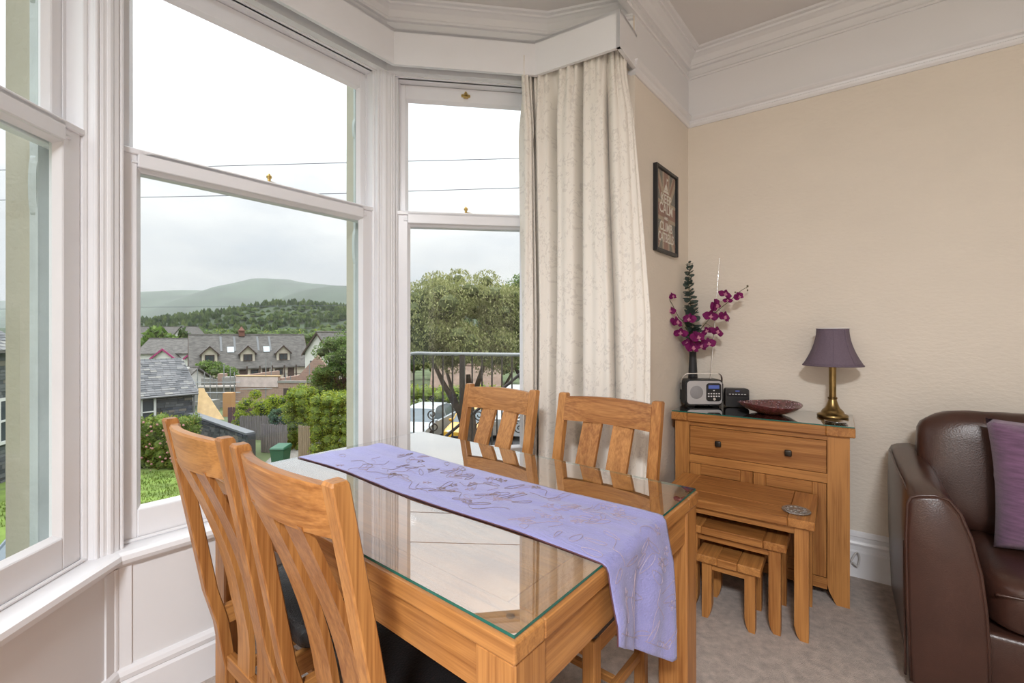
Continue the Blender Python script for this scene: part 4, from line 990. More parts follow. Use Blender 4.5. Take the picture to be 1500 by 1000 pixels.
def tree(name, lab, base, h, r, n, per, size, lm, seed, cat='tree', group=None, cr=.3, trunk=.035, low=-.6, droop=.2, ck=.55, cm=None, zc=.58, zr=.42):
    t = thing(name, lab, cat, base, 0, group)
    cl = ell_clusters(n, (0, 0, h*zc), (r, r, h*zr), r*cr, seed, low)
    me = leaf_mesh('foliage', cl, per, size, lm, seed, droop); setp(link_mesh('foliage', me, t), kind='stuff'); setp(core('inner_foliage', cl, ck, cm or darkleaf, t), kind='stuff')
    bm = NB(); tube(bm, [(0, 0, -.1), (.02*h, 0, h*.25), (0, .01*h, h*.55)], [h*trunk, h*trunk*.75, h*trunk*.3], 8)
    r_ = random.Random(seed)
    for k in range(4):
        a = k*1.6+r_.random(); tube(bm, [(0, 0, h*(.2+.06*k)), (r*.4*math.cos(a), r*.4*math.sin(a), h*(.42+.05*k)), (r*.7*math.cos(a), r*.7*math.sin(a), h*(.6+.05*k))], [h*trunk*.5, h*trunk*.3, h*trunk*.1], 6)
    obj('trunk', bm, bark, t, smooth=True); return t
L_olive = leafmat('olive_birch_leaf', (.16, .18, .06), (.33, .345, .14), (.48, .46, .25))
L_mid = leafmat('mid_green_leaf', (.06, .11, .025), (.15, .235, .055), (.24, .31, .09))
L_lime = leafmat('lime_green_leaf', (.14, .21, .015), (.30, .37, .03), (.42, .44, .06))
L_dark = leafmat('dark_green_leaf', (.03, .06, .02), (.08, .13, .04))
L_hedge = leafmat('hedge_leaf', (.12, .18, .016), (.28, .34, .04), (.40, .42, .08))
L_blue = leafmat('blue_green_leaf', (.06, .12, .07), (.15, .23, .14))
L_ivy = leafmat('ivy_leaf', (.07, .13, .016), (.18, .25, .035), (.32, .28, .07))
# big tree seen through the right hand window
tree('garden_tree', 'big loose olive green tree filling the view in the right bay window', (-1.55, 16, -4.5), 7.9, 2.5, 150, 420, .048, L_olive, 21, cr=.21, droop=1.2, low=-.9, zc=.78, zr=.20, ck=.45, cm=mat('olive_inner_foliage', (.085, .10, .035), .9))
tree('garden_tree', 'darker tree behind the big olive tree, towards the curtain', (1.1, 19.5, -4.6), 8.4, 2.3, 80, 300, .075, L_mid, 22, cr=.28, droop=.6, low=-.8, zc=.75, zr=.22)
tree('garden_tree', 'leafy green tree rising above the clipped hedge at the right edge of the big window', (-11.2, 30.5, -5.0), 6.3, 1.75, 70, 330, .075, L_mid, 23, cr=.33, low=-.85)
# hedges
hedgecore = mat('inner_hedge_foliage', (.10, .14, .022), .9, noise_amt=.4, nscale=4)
def hedge(name, lab, x0, x1, y0, y1, z0, z1, lm, seed, per=60, size=.06, cs=.42, flowers=None, cat='hedge'):
    t = thing(name, lab, cat, ((x0+x1)/2, (y0+y1)/2, z0)); r_ = random.Random(seed); cl = []
    nx, ny, nz_ = max(2, int((x1-x0)/cs)), max(1, int((y1-y0)/cs)), max(2, int((z1-z0)/cs))
    for i in range(nx):
        for j in range(ny):
            for k in range(nz_):
                if 0 < j < ny-1 and 0 < i < nx-1 and k < nz_-1: continue
                c = ((i+.5)/nx*(x1-x0)-(x1-x0)/2+r_.uniform(-.1, .1), (j+.5)/ny*(y1-y0)-(y1-y0)/2+r_.uniform(-.1, .1), (k+.5)/nz_*(z1-z0)+r_.uniform(-.12, .12))
                s = cs*r_.uniform(.6, .85); cl.append((c, s, s, s))
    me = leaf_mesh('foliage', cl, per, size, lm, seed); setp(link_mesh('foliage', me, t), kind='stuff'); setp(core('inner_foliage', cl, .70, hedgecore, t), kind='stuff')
    if flowers:
        bm = NB()
        for c, s, _, _ in cl:
            if c[1] > 0: continue
            for q in range(2): blob(bm, (c[0]+r_.uniform(-s, s), c[1]-s*.95, c[2]+r_.uniform(-s, s)), (.05, .05, .05), 6, 4, .2)
        setp(obj('blossom', bm, flowers, t), kind='stuff')
    return t
pinkf = mat('faded_pink_blossom', (.42, .20, .19), .7)
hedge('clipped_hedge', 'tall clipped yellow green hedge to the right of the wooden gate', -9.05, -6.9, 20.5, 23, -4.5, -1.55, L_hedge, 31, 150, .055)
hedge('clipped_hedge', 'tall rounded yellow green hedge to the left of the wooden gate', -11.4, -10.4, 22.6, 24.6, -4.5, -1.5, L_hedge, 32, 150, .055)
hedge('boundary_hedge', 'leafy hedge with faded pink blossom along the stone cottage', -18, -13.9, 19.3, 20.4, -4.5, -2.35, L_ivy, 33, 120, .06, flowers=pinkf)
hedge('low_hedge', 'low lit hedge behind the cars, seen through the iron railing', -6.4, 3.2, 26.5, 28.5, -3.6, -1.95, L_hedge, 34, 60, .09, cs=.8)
tree('garden_bush', 'bright lime green rounded bush beyond the grey fence', (-16.0, 29, -5.2), 2.75, 1.45, 26, 240, .07, L_lime, 41, 'bush', low=-1)
tree('garden_bush', 'blue green bush in front of the clipped hedge beside the bin', (-12.2, 23.6, -4.5), 2.0, .6, 14, 200, .06, L_blue, 42, 'bush', low=-1)
tree('garden_bush', 'yellow green shrub beside the brick site wall above the hedge', (-12.9, 27.5, -5), 2.6, 1.0, 16, 200, .07, L_lime, 43, 'bush', low=-1)
tree('street_tree', 'rounded dark green tree before the long dormer house', (-35.2, 54, -6.3), 4.5, 2.5, 34, 170, .13, L_mid, 44, low=-.9)
# ---- stone cottage -------------------------------------------------------------
slate_m = leafmat('roof_slate', (.075, .078, .085), (.155, .155, .160), (.21, .205, .19), rough=.7, trans=0)
stone_m = leafmat('slate_stone', (.055, .062, .070), (.135, .140, .145), (.19, .17, .14), rough=.85, trans=0)
mortar = mat('dark_mortar', (.05, .05, .05), .9)
wpaint = mat('white_window_paint', (.62, .62, .60), .5); wpane = mat('dark_window_pane', (.055, .065, .075), .08)
lead = mat('lead_flashing', (.12, .125, .13), .6); pipe_m = mat('white_downpipe', (.58, .58, .57), .5)
def slates(bm, o, ux, vy, L_, S, cw, chh, seed=0, thick=.012):
    """courses of slates on a slope: o lower-left corner, ux along eave, vy up slope"""
    r_ = random.Random(seed); nrm = ux.cross(vy).normalized(); rows = int(S/chh)
    for j in range(rows):
        x = -(cw*.5 if j % 2 else 0)
        while x < L_:
            wd = cw*r_.uniform(.75, 1.25); a, b_ = max(0, x), min(L_, x+wd-.012)
            if b_-a > .05:
                lift = r_.uniform(.012, .03); p = o+vy*(j*chh); 
                v = [p+ux*a+nrm*lift, p+ux*b_+nrm*lift, p+ux*b_+vy*(chh*1.25)+nrm*.004, p+ux*a+vy*(chh*1.25)+nrm*.004]
                q = [bm.verts.new(t_) for t_ in v]; bm.faces.new(q)
                e = [bm.verts.new(v[0]-nrm*thick), bm.verts.new(v[1]-nrm*thick)]; bm.faces.new((e[0], e[1], q[1], q[0]))
            x += wd
def stones(bm, o, ux, L_, Ht, seed=0, ch=(.07, .16), cw=(.18, .55), skip=None, out=None):
    r_ = random.Random(seed); z = 0; n = out
    while z < Ht:
        h_ = r_.uniform(*ch); x = 0
        while x < L_:
            wd = r_.uniform(*cw); a, b_, z0, z1 = x+.008, min(L_, x+wd)-.008, z+.006, min(Ht, z+h_)-.006
            x += wd
            if b_-a < .03 or (skip and any(a < s[1] and b_ > s[0] and z0 < s[3] and z1 > s[2] for s in skip)): continue
            d = r_.uniform(.01, .05); f = [o+ux*a_+Vector((0, 0, zz)) for a_, zz in ((a, z0), (b_, z0), (b_, z1), (a, z1))]
            hexa(bm, [p for p in f], [p+n*d for p in f])
        z += h_
def small_window(parent, o, ux, out, w_, h_, bars=(1, 1), fr=.09, mf=None):
    f = bpy.data.objects.new('window', None) if False else None
    nrm = out; up = Vector((0, 0, 1)); M = Matrix((ux, -nrm, up)).transposed().to_4x4(); M.translation = o
    bm = NB()
    box(bm, 0, fr, -.06, .03, 0, h_); box(bm, w_-fr, w_, -.06, .03, 0, h_); box(bm, fr, w_-fr, -.06, .03, 0, fr); box(bm, fr, w_-fr, -.06, .03, h_-fr, h_)
    for k in range(bars[0]): x = w_*(k+1)/(bars[0]+1); box(bm, x-fr*.3, x+fr*.3, -.05, .02, fr, h_-fr)
    for k in range(bars[1]): z = h_*(k+1)/(bars[1]+1); box(bm, fr, w_-fr, -.05, .02, z-fr*.3, z+fr*.3)
    bm.transform(M); wo_ = obj('window', bm, mf or wpaint, parent)
    bm = NB(); box(bm, fr*.5, w_-fr*.5, .0, .012, fr*.5, h_-fr*.5); bm.transform(M); obj('pane', bm, wpane, wo_); return wo_
def cottage():
    # long wall faces the bay; right gable corner at px 281
    ang = R(52); ux = Vector((math.cos(ang), math.sin(ang), 0)); vy = Vector((-ux.y, ux.x, 0)); cr = Vector((-16.85, 24, -4.6)); L_ = 4.6; W_ = 4.6; Ht = 2.85; rz = 1.58
    t = thing('stone_cottage', 'dark slate stone cottage with a white sash window left of the lawn', 'house', tuple(cr)); o = -ux*L_; z = Vector((0, 0, 1))
    bm = NB(); hexa(bm, [o, Vector((0, 0, 0)), vy*W_, o+vy*W_], [o+z*Ht, z*Ht, vy*W_+z*Ht, o+vy*W_+z*Ht])
    hexa(bm, [z*Ht, vy*W_+z*Ht, vy*W_/2+z*(Ht+rz-.1)], [p-ux*.3 for p in (z*Ht, vy*W_+z*Ht, vy*W_/2+z*(Ht+rz-.1))]); obj('wall', bm, mortar, t)
    wx, wz, ww, wh = L_-1.56-1.15, 1.28, 1.15, 1.5
    bm = NB(); stones(bm, o, ux, L_, Ht, 1, skip=[(wx, wx+ww, wz, wz+wh)], out=-vy); stones(bm, Vector((0, 0, 0)), vy, W_, Ht, 2, out=ux); setp(obj('stonework', bm, stone_m, t), kind='stuff')
    small_window(t, o+ux*wx-vy*.02+z*wz, ux, -vy, ww, wh, (1, 1), .10)
    bm = NB(); ov = .18; sl = Vector((vy*(W_/2)+z*rz)); S = sl.length; svy = sl.normalized(); sl2 = Vector((-vy*(W_/2)+z*rz)).normalized()
    for base, sv in ((o-ux*0+z*Ht-vy*ov-svy*0, svy), (o+z*Ht+vy*(W_+ov), sl2)):
        e0 = base-z*.10; e1 = e0+ux*(L_+.22); hexa(bm, [e0, e1, e1+sv*(S+.2), e0+sv*(S+.2)], [p+z*.06 for p in (e0, e1, e1+sv*(S+.2), e0+sv*(S+.2))])
    obj('roof', bm, mat('roof_felt', (.06, .06, .065), .9), t)
    bm = NB(); slates(bm, o+z*(Ht-.03)-vy*ov, ux, svy, L_+.22, S+.16, .30, .17, 5); setp(obj('slate', bm, slate_m, t), kind='stuff')
    bm = NB(); rp = o+vy*(W_/2)+z*(Ht+rz+.04)
    for k in range(20): p = rp+ux*(k*(L_+.2)/20); tube(bm, [p, p+ux*((L_+.2)/20-.02)], .09, 6)
    obj('ridge_tile', bm, lead, t)
    bm = NB(); tube(bm, [o+z*(Ht-.1)-vy*(ov+.06), z*(Ht-.1)-vy*(ov+.06)+ux*.2], .055, 8); tube(bm, [ux*.05-vy*.1+z*(Ht-.1), ux*.05-vy*.1+z*.0], .04, 8)
    obj('gutter', bm, mat('grey_gutter', (.17, .17, .175), .5), t)
    bm = NB(); tube(bm, [ux*.22-vy*.1+z*(Ht+.0), ux*.22+vy*(W_/2)+z*(Ht+rz+.0)], .05, 6); obj('verge', bm, lead, t)
    # lean-to garden wall running right with a lead coping
    t2 = thing('garden_wall', 'stone garden wall with sloping grey coping right of the stone cottage', 'wall', tuple(cr)); w1 = Vector((.10, -.3, 0)); w2 = Vector((4.9, -3.4, 0)); d = (w2-w1).normalized(); n = Vector((d.y, -d.x, 0))
    bm = NB(); hexa(bm, [w1, w2, w2-n*.35, w1-n*.35], [w1+z*1.68, w2+z*1.32, w2-n*.35+z*1.32, w1-n*.35+z*1.68]); obj('wall_core', bm, mortar, t2)
    bm = NB(); stones(bm, w1, d, (w2-w1).length, 1.32, 7, out=n); stones(bm, w1+z*1.33, d, (w2-w1).length*.5, .16, 8, out=n); setp(obj('stonework', bm, stone_m, t2), kind='stuff')
    bm = NB(); a, b_ = w1+z*1.68+n*.1, w2+z*1.32+n*.1; hexa(bm, [a, b_, b_-n*.42, a-n*.42], [p+z*.09 for p in (a, b_, b_-n*.42, a-n*.42)]); obj('coping', bm, lead, t2)
cottage()
# ---- fences, gate, bin ---------------------------------------------------------
greywood = mat('weathered_grey_timber', (.155, .135, .125), .85, noise_amt=.25, nscale=4, stretch=(6, 6, .6)); tanwood = mat('tan_timber', (.26, .195, .125), .85, noise_amt=.2, nscale=4, stretch=(6, 6, .6))
def board_fence(name, lab, a, b_, z0, z1, bw, m, cat='fence', slope=0.0):
    a, b_ = Vector((*a, 0)), Vector((*b_, 0)); d = (b_-a).normalized(); L_ = (b_-a).length; t = thing(name, lab, cat, (a.x, a.y, z0), math.atan2(d.y, d.x)); n = int(L_/bw); r_ = random.Random(n)
    for k in range(n):
        bm = NB(); h_ = (z1-z0)+slope*k/n+r_.uniform(-.03, .03); x = k*L_/n
        pr_ = [(x+.006, 0), (x+L_/n-.012, 0), (x+L_/n-.012, h_-.04), (x+L_/n*.5, h_), (x+.006, h_-.04)]
        yy = r_.uniform(-.006, .006); hexa(bm, [(q[0], yy-.011, q[1]) for q in pr_], [(q[0], yy+.011, q[1]) for q in pr_]); obj('board', bm, m, t)
    for z in (.25, .5, .75):
        bm = NB(); box(bm, 0, L_, .014, .05, (z1-z0)*z-.04, (z1-z0)*z+.04); obj('rail', bm, m, t)
    for k in range(int(L_/1.8)+1):
        bm = NB(); box(bm, min(k*1.8, L_-.1), min(k*1.8, L_-.1)+.1, .05, .15, 0, z1-z0-.05); obj('post', bm, m, t)
board_fence('board_fence', 'weathered grey board fence beside the green bin', (-12.3, 22.3), (-10.85, 22.0), -4.5, -3.1, .12, greywood)
board_fence('board_fence', 'taller grey board fence stepping up behind the garden wall', (-15.2, 25.4), (-12.2, 25.2), -4.6, -3.25, .14, greywood)
board_fence('site_fence', 'dark red brown fence in front of the building site', (-20.6, 33), (-15.2, 33.4), -5.4, -4.0, .16, mat('dark_red_timber', (.09, .045, .045), .85), 'fence')
board_fence('wooden_gate', 'pale wooden board gate between the two clipped hedges', (-9.95, 21.2), (-9.30, 21.0), -4.5, -2.95, .11, tanwood, 'gate')
binm = mat('green_bin_plastic', (.018, .095, .050), .45)
def wheelie_bin():
    t = thing('wheelie_bin', 'green wheeled rubbish bin in front of the grey fence', 'bin', (-9.75, 19.2, -4.5))
    bm = NB(); hexa(bm, [(-.22, -.26, .05), (.22, -.26, .05), (.22, .24, .05), (-.22, .24, .05)], [(-.28, -.34, .98), (.28, -.34, .98), (.28, .34, .98), (-.28, .34, .98)]); box(bm, -.30, .30, -.36, .36, .95, 1.0, .01); obj('body', bm, binm, t)
    bm = NB(); hexa(bm, [(-.30, -.37, 1.0), (.30, -.37, 1.0), (.30, .37, 1.0), (-.30, .37, 1.0)], [(-.27, -.33, 1.05), (.27, -.33, 1.05), (.27, .36, 1.10), (-.27, .36, 1.10)]); obj('lid', bm, binm, t)
    bm = NB(); tube(bm, [(-.24, .40, 1.0), (.24, .40, 1.0)], .018, 8); obj('handle', bm, binm, t)
    for s in (-1, 1):
        bm = NB(); tube(bm, [(s*.24, .24, .10), (s*.29, .24, .10)], .10, 14); obj('wheel', bm, black, t)
wheelie_bin()
# ---- long house with dormers ---------------------------------------------------
roofm = mat('lichened_slate_roof', (.095, .088, .081), .85, noise_amt=.45, nscale=1.6, bump=.6, bscale=9, stretch=(1, 1, 3)); render_m = mat('cream_render', (.53, .47, .39), .85, noise_amt=.06, nscale=.8); timb = mat('dark_brown_timber', (.055, .032, .026), .7); white_r = mat('white_render', (.60, .59, .56), .8)
def gable_house(name, lab, loc, rz_, L_, W_, he, hr, wm, rm, cat='house', verge=None, ov=.35):
    t = thing(name, lab, cat, loc, rz_)
    bm = NB(); hexa(bm, [(0, 0, 0), (0, W_, 0), (0, W_, he), (0, W_/2, hr-.05), (0, 0, he)], [(L_, 0, 0), (L_, W_, 0), (L_, W_, he), (L_, W_/2, hr-.05), (L_, 0, he)]); obj('wall', bm, wm, t)
    s = (hr-he)/(W_/2)
    for y0, y1 in ((-ov, W_/2), (W_+ov, W_/2)):
        bm = NB(); z0 = he-s*ov; hexa(bm, [(-ov, y0, z0), (L_+ov, y0, z0), (L_+ov, y1, hr), (-ov, y1, hr)], [(-ov, y0, z0+.16), (L_+ov, y0, z0+.16), (L_+ov, y1, hr+.16), (-ov, y1, hr+.16)]); obj('roof_slope', bm, rm, t)
    bm = NB(); tube(bm, [(-ov, W_/2, hr+.16), (L_+ov, W_/2, hr+.16)], .13, 6); obj('ridge', bm, rm, t)
    if verge:
        for x in (-ov-.03, L_+ov-.03):
            for y0, y1 in ((-ov, W_/2), (W_+ov, W_/2)):
                bm = NB(); z0 = he-s*ov; hexa(bm, [(x, y0, z0-.14), (x+.06, y0, z0-.14), (x+.06, y1, hr-.14), (x, y1, hr-.14)], [(x, y0, z0+.17), (x+.06, y0, z0+.17), (x+.06, y1, hr+.17), (x, y1, hr+.17)]); obj('bargeboard', bm, verge, t)
    return t
X_, Y_, Z_ = Vector((1, 0, 0)), Vector((0, 1, 0)), Vector((0, 0, 1))
def dormer_house():
    L_, W_, he, hr = 15.5, 8.4, 3.0, 7.7
    t = gable_house('dormer_house', 'long cream house with three dormers and a dark timber gallery', (-46.1, 65.5, -6.6), R(36), L_, W_, he, hr, render_m, roofm, verge=timb)
    s = (hr-he)/(W_/2)
    for x in (1.25, 6.15, 11.1):                       # dormers
        y0, wd, zb = .55, 1.9, he+.45*s+.1
        bm = NB(); hexa(bm, [(x, y0, zb-.1), (x, 2.9, zb-.1), (x, 2.9, zb+1.45), (x, y0, zb+1.45)], [(x+wd, y0, zb-.1), (x+wd, 2.9, zb-.1), (x+wd, 2.9, zb+1.45), (x+wd, y0, zb+1.45)])
        hexa(bm, [(x, y0, zb+1.45), (x+wd, y0, zb+1.45), (x+wd/2, y0, zb+2.4)], [(x, 2.9, zb+1.45), (x+wd, 2.9, zb+1.45), (x+wd/2, 2.9, zb+2.4)]); d = obj('dormer', bm, render_m, t)
        for a, b_ in ((x-.28, x+wd/2), (x+wd+.28, x+wd/2)):
            bm = NB(); z0, z1 = zb+1.2, zb+2.48; pts = [(a, y0-.3, z0), (b_, y0-.3, z1), (b_, 4.0, z1), (a, 3.2, z0)]; hexa(bm, pts, [(p[0], p[1], p[2]+.12) for p in pts]); obj('dormer_roof', bm, roofm, d)
            bm = NB(); pts = [(a, y0-.33, z0-.12), (b_, y0-.33, z1-.12), (b_, y0-.27, z1-.12), (a, y0-.27, z0-.12)]; hexa(bm, pts, [(p[0], p[1], p[2]+.24) for p in pts]); obj('dormer_bargeboard', bm, timb, d)
        small_window(t, Vector((x+.35, y0-.03, zb+.2)), X_, -Y_, 1.2, 1.05, (1, 0), .10, timb)
    for x in (4.5, 9.4):                             # roof lights
        bm = NB(); y = 1.7; z = he+y*s; dz = Vector((0, 1, s)).normalized(); o = Vector((x, y, z+.2)); hexa(bm, [o, o+X_*.9, o+X_*.9+dz*1.1, o+dz*1.1], [p+Vector((0, -s, 1)).normalized()*.08 for p in (o, o+X_*.9, o+X_*.9+dz*1.1, o+dz*1.1)]); obj('roof_light', bm, mat('roof_light_glass', (.36, .40, .42), .15), t)
    for x in (3.6, 5.4, 8.6, 10.3):                   # lead valleys
        bm = NB(); dz = Vector((0, 1, s)).normalized(); o = Vector((x, 1.9, he+1.9*s+.19)); hexa(bm, [o, o+X_*.28, o+X_*.28+dz*3.0, o+dz*3.0], [p+Vector((0, -s, 1)).normalized()*.03 for p in (o, o+X_*.28, o+X_*.28+dz*3.0, o+dz*3.0)]); obj('lead_valley', bm, lead, t)
    bm = NB(); box(bm, 5.0, L_, -1.35, 0, .62, .86); obj('gallery_floor', bm, white_r, t)
    for z in (1.0, 1.62):
        bm = NB(); box(bm, 5.0, L_, -1.36, -1.28, z, z+.09); obj('gallery_rail', bm, timb, t)
    for k in range(7):
        bm = NB(); x = 5.1+k*(L_-5.3)/6; box(bm, x-.09, x+.09, -1.38, -1.20, .8, he+.1); obj('gallery_post', bm, timb, t)
    for x in (5.9, 9.0, 12.6): bm = NB(); box(bm, x, x+.95, -.06, .02, .86, 2.75); obj('door', bm, timb, t)
    for x in (7.4, 10.8): small_window(t, Vector((x, -.03, 1.5)), X_, -Y_, 1.1, 1.0, (1, 0), .12, timb)
    for k in range(4):                               # white arcade under the gallery
        bm = NB(); x = 5.1+k*2.6; pts = [(x+2.6*i/12, .62) for i in range(13)]; lo = [(x+.2+2.2*i/12, -.55+.95*math.sin(math.pi*i/12)) for i in range(13)]
        poly = [(x, -.6)]+[(x, .62), (x+2.6, .62), (x+2.6, -.6)]+[(p[0], p[1]) for p in lo[::-1]]
        hexa(bm, [(p[0], -1.3, p[1]) for p in poly], [(p[0], -1.1, p[1]) for p in poly]); obj('arch', bm, white_r, t)
    bm = NB(); box(bm, 6.2, 7.0, W_/2-.4, W_/2+.4, hr-.1, hr+.75); box(bm, 6.1, 7.1, W_/2-.5, W_/2+.5, hr+.7, hr+.85); lathe(bm, [(.42, hr+.85), (.25, hr+1.1), (.05, hr+1.45)], 10, (6.6, W_/2)); obj('chimney', bm, mat('red_brown_cupola', (.16, .07, .05), .8), t)
dormer_house()
mag = mat('magenta_bargeboard', (.30, .035, .13), .6)
def row_left():
    t = gable_house('terrace_house', 'low slate roofed house row with magenta edged gables at the far left', (-64, 78, -5.5), R(8), 17, 7, 3.6, 5.9, white_r, roofm)
    bm = NB(); box(bm, 0, 17, 0, 7, -2.5, 0); obj('basement_wall', bm, white_r, t)
    for x in (3.0, 8.2, 12.6):
        bm = NB(); hexa(bm, [(x, -1.6, -2.5), (x+3.6, -1.6, -2.5), (x+3.6, -1.6, 2.7), (x+1.8, -1.6, 4.2), (x, -1.6, 2.7)], [(x, 2.4, -2.5), (x+3.6, 2.4, -2.5), (x+3.6, 2.4, 2.7), (x+1.8, 2.4, 4.2), (x, 2.4, 2.7)]); g = obj('gable', bm, white_r, t)
        for a in (x-.3, x+3.9):
            bm = NB(); pts = [(a, -1.9, 2.5), (x+1.8, -1.9, 4.3), (x+1.8, 2.5, 4.3), (a, 2.5, 2.5)]; hexa(bm, pts, [(p[0], p[1], p[2]+.12) for p in pts]); obj('gable_roof', bm, roofm, g)
            bm = NB(); pts = [(a, -1.95, 2.3), (x+1.8, -1.95, 4.1), (x+1.8, -1.85, 4.1), (a, -1.85, 2.3)]; hexa(bm, pts, [(p[0], p[1], p[2]+.36) for p in pts]); obj('bargeboard', bm, mag, g)
        small_window(t, Vector((x+1.0, -1.63, 1.3)), X_, -Y_, 1.5, 1.3, (1, 0), .14)
row_left()
def low_grey():
    t = gable_house('grey_outbuilding', 'low grey roofed building with a white dormer box behind the stone cottage', (-42.4, 44, -6.4), R(4), 9.5, 6, 2.6, 4.1, white_r, roofm)
    bm = NB(); box(bm, 6.6, 9.0, .2, 2.2, 3.0, 4.2); box(bm, 6.4, 9.3, .0, 2.4, 4.15, 4.32); d = obj('dormer_box', bm, white_r, t)
    small_window(t, Vector((7.2, .17, 3.2)), X_, -Y_, 1.2, .8, (1, 0), .1)
low_grey()
def house_right():
    t = gable_house('gabled_house', 'white house with steep slate roof and dark bargeboards behind the tree on the right', (-26.2, 66, -7.0), R(68), 7.5, 5.0, 5.6, 8.5, white_r, roofm, verge=timb)
    t2 = gable_house('gabled_house', 'cream house with twin dark edged gables above the leafy tree', (-23.6, 76, -7.4), R(66), 12, 6.4, 6.6, 10.3, render_m, roofm, verge=timb)
    for tt in (t, t2):
        for y in (1.0, 3.0): small_window(tt, Vector((-.03, y+1.1, 3.2)), -Y_, -X_, 1.1, 1.3, (1, 0), .1)
house_right()
rr = random.Random(8)
far_houses = [((-110, 132, -9.5), 20, 10, 8, 9.0, 13.0, 'white gabled house half hidden by the round tree at the far left'), ((-91, 130, -9.5), 100, 9, 6, 9.3, 13.0, 'white gable end standing behind the round green tree'),
              ((-70, 100, -9.5), -10, 14, 8, 4.2, 7.7, 'broad grey roof just left above the long dormer house'), ((-41, 108, -9.5), 15, 10, 8, 5.0, 8.3, 'grey hipped looking roof behind the chimney of the dormer house'),
              ((-38, 122, -10), 75, 9, 7, 6.2, 9.4, 'white gabled house beyond the right half of the dormer house'), ((-33, 135, -10), 60, 10, 7, 5.0, 8.2, 'small white house beyond the gap beside the gabled house'),
              ((-36, 96, -9), 30, 9, 7, 4.0, 7.0, 'brown roofed cottage behind the end of the dormer house')]
for loc, a, L_, W_, he, hr, lab in far_houses:
    t = gable_house('distant_house', lab, loc, R(a), L_, W_, he, hr, white_r, roofm)
    small_window(t, Vector((L_*.3, -.03, he*.45)), X_, -Y_, 1.3, 1.3, (1, 0), .12); small_window(t, Vector((-.03, W_*.6, he*.5)), -Y_, -X_, 1.3, 1.4, (1, 0), .12)
# ---- building site ---------------------------------------------------------------
def brickmat(name, c1, c2, mo, sc):
    m = bpy.data.materials.new(name); m.use_nodes = True; t = m.node_tree; b = t.nodes['Principled BSDF']; tc = N(t, 'ShaderNodeTexCoord'); sx = N(t, 'ShaderNodeSeparateXYZ'); t.links.new(tc.outputs['Object'], sx.inputs[0])
    cb = N(t, 'ShaderNodeCombineXYZ'); t.links.new(math_n(t, 'ADD', sx.outputs[0], sx.outputs[1]), cb.inputs[0]); t.links.new(sx.outputs[2], cb.inputs[1])
    br = N(t, 'ShaderNodeTexBrick', i_Scale=sc); br.inputs['Color1'].default_value = (*c1, 1); br.inputs['Color2'].default_value = (*c2, 1); br.inputs['Mortar'].default_value = (*mo, 1); br.inputs['Mortar Size'].default_value = .012
    t.links.new(cb.outputs[0], br.inputs[0]); t.links.new(br.outputs[0], b.inputs['Base Color']); b.inputs['Roughness'].default_value = .9; return m
pinkb = brickmat('pinkish_blockwork', (.34, .22, .17), (.28, .19, .155), (.36, .28, .23), 1.1); greyb = brickmat('grey_blockwork', (.26, .25, .23), (.21, .205, .19), (.3, .29, .27), 1.1)
ply = mat('yellow_timber', (.50, .34, .17), .7, noise_amt=.15, nscale=2); steel = mat('galvanised_tube', (.30, .31, .32), .4, metal=.5); pale_band = mat('pale_insulation_board', (.52, .42, .40), .8, noise_amt=.2, nscale=1.2)
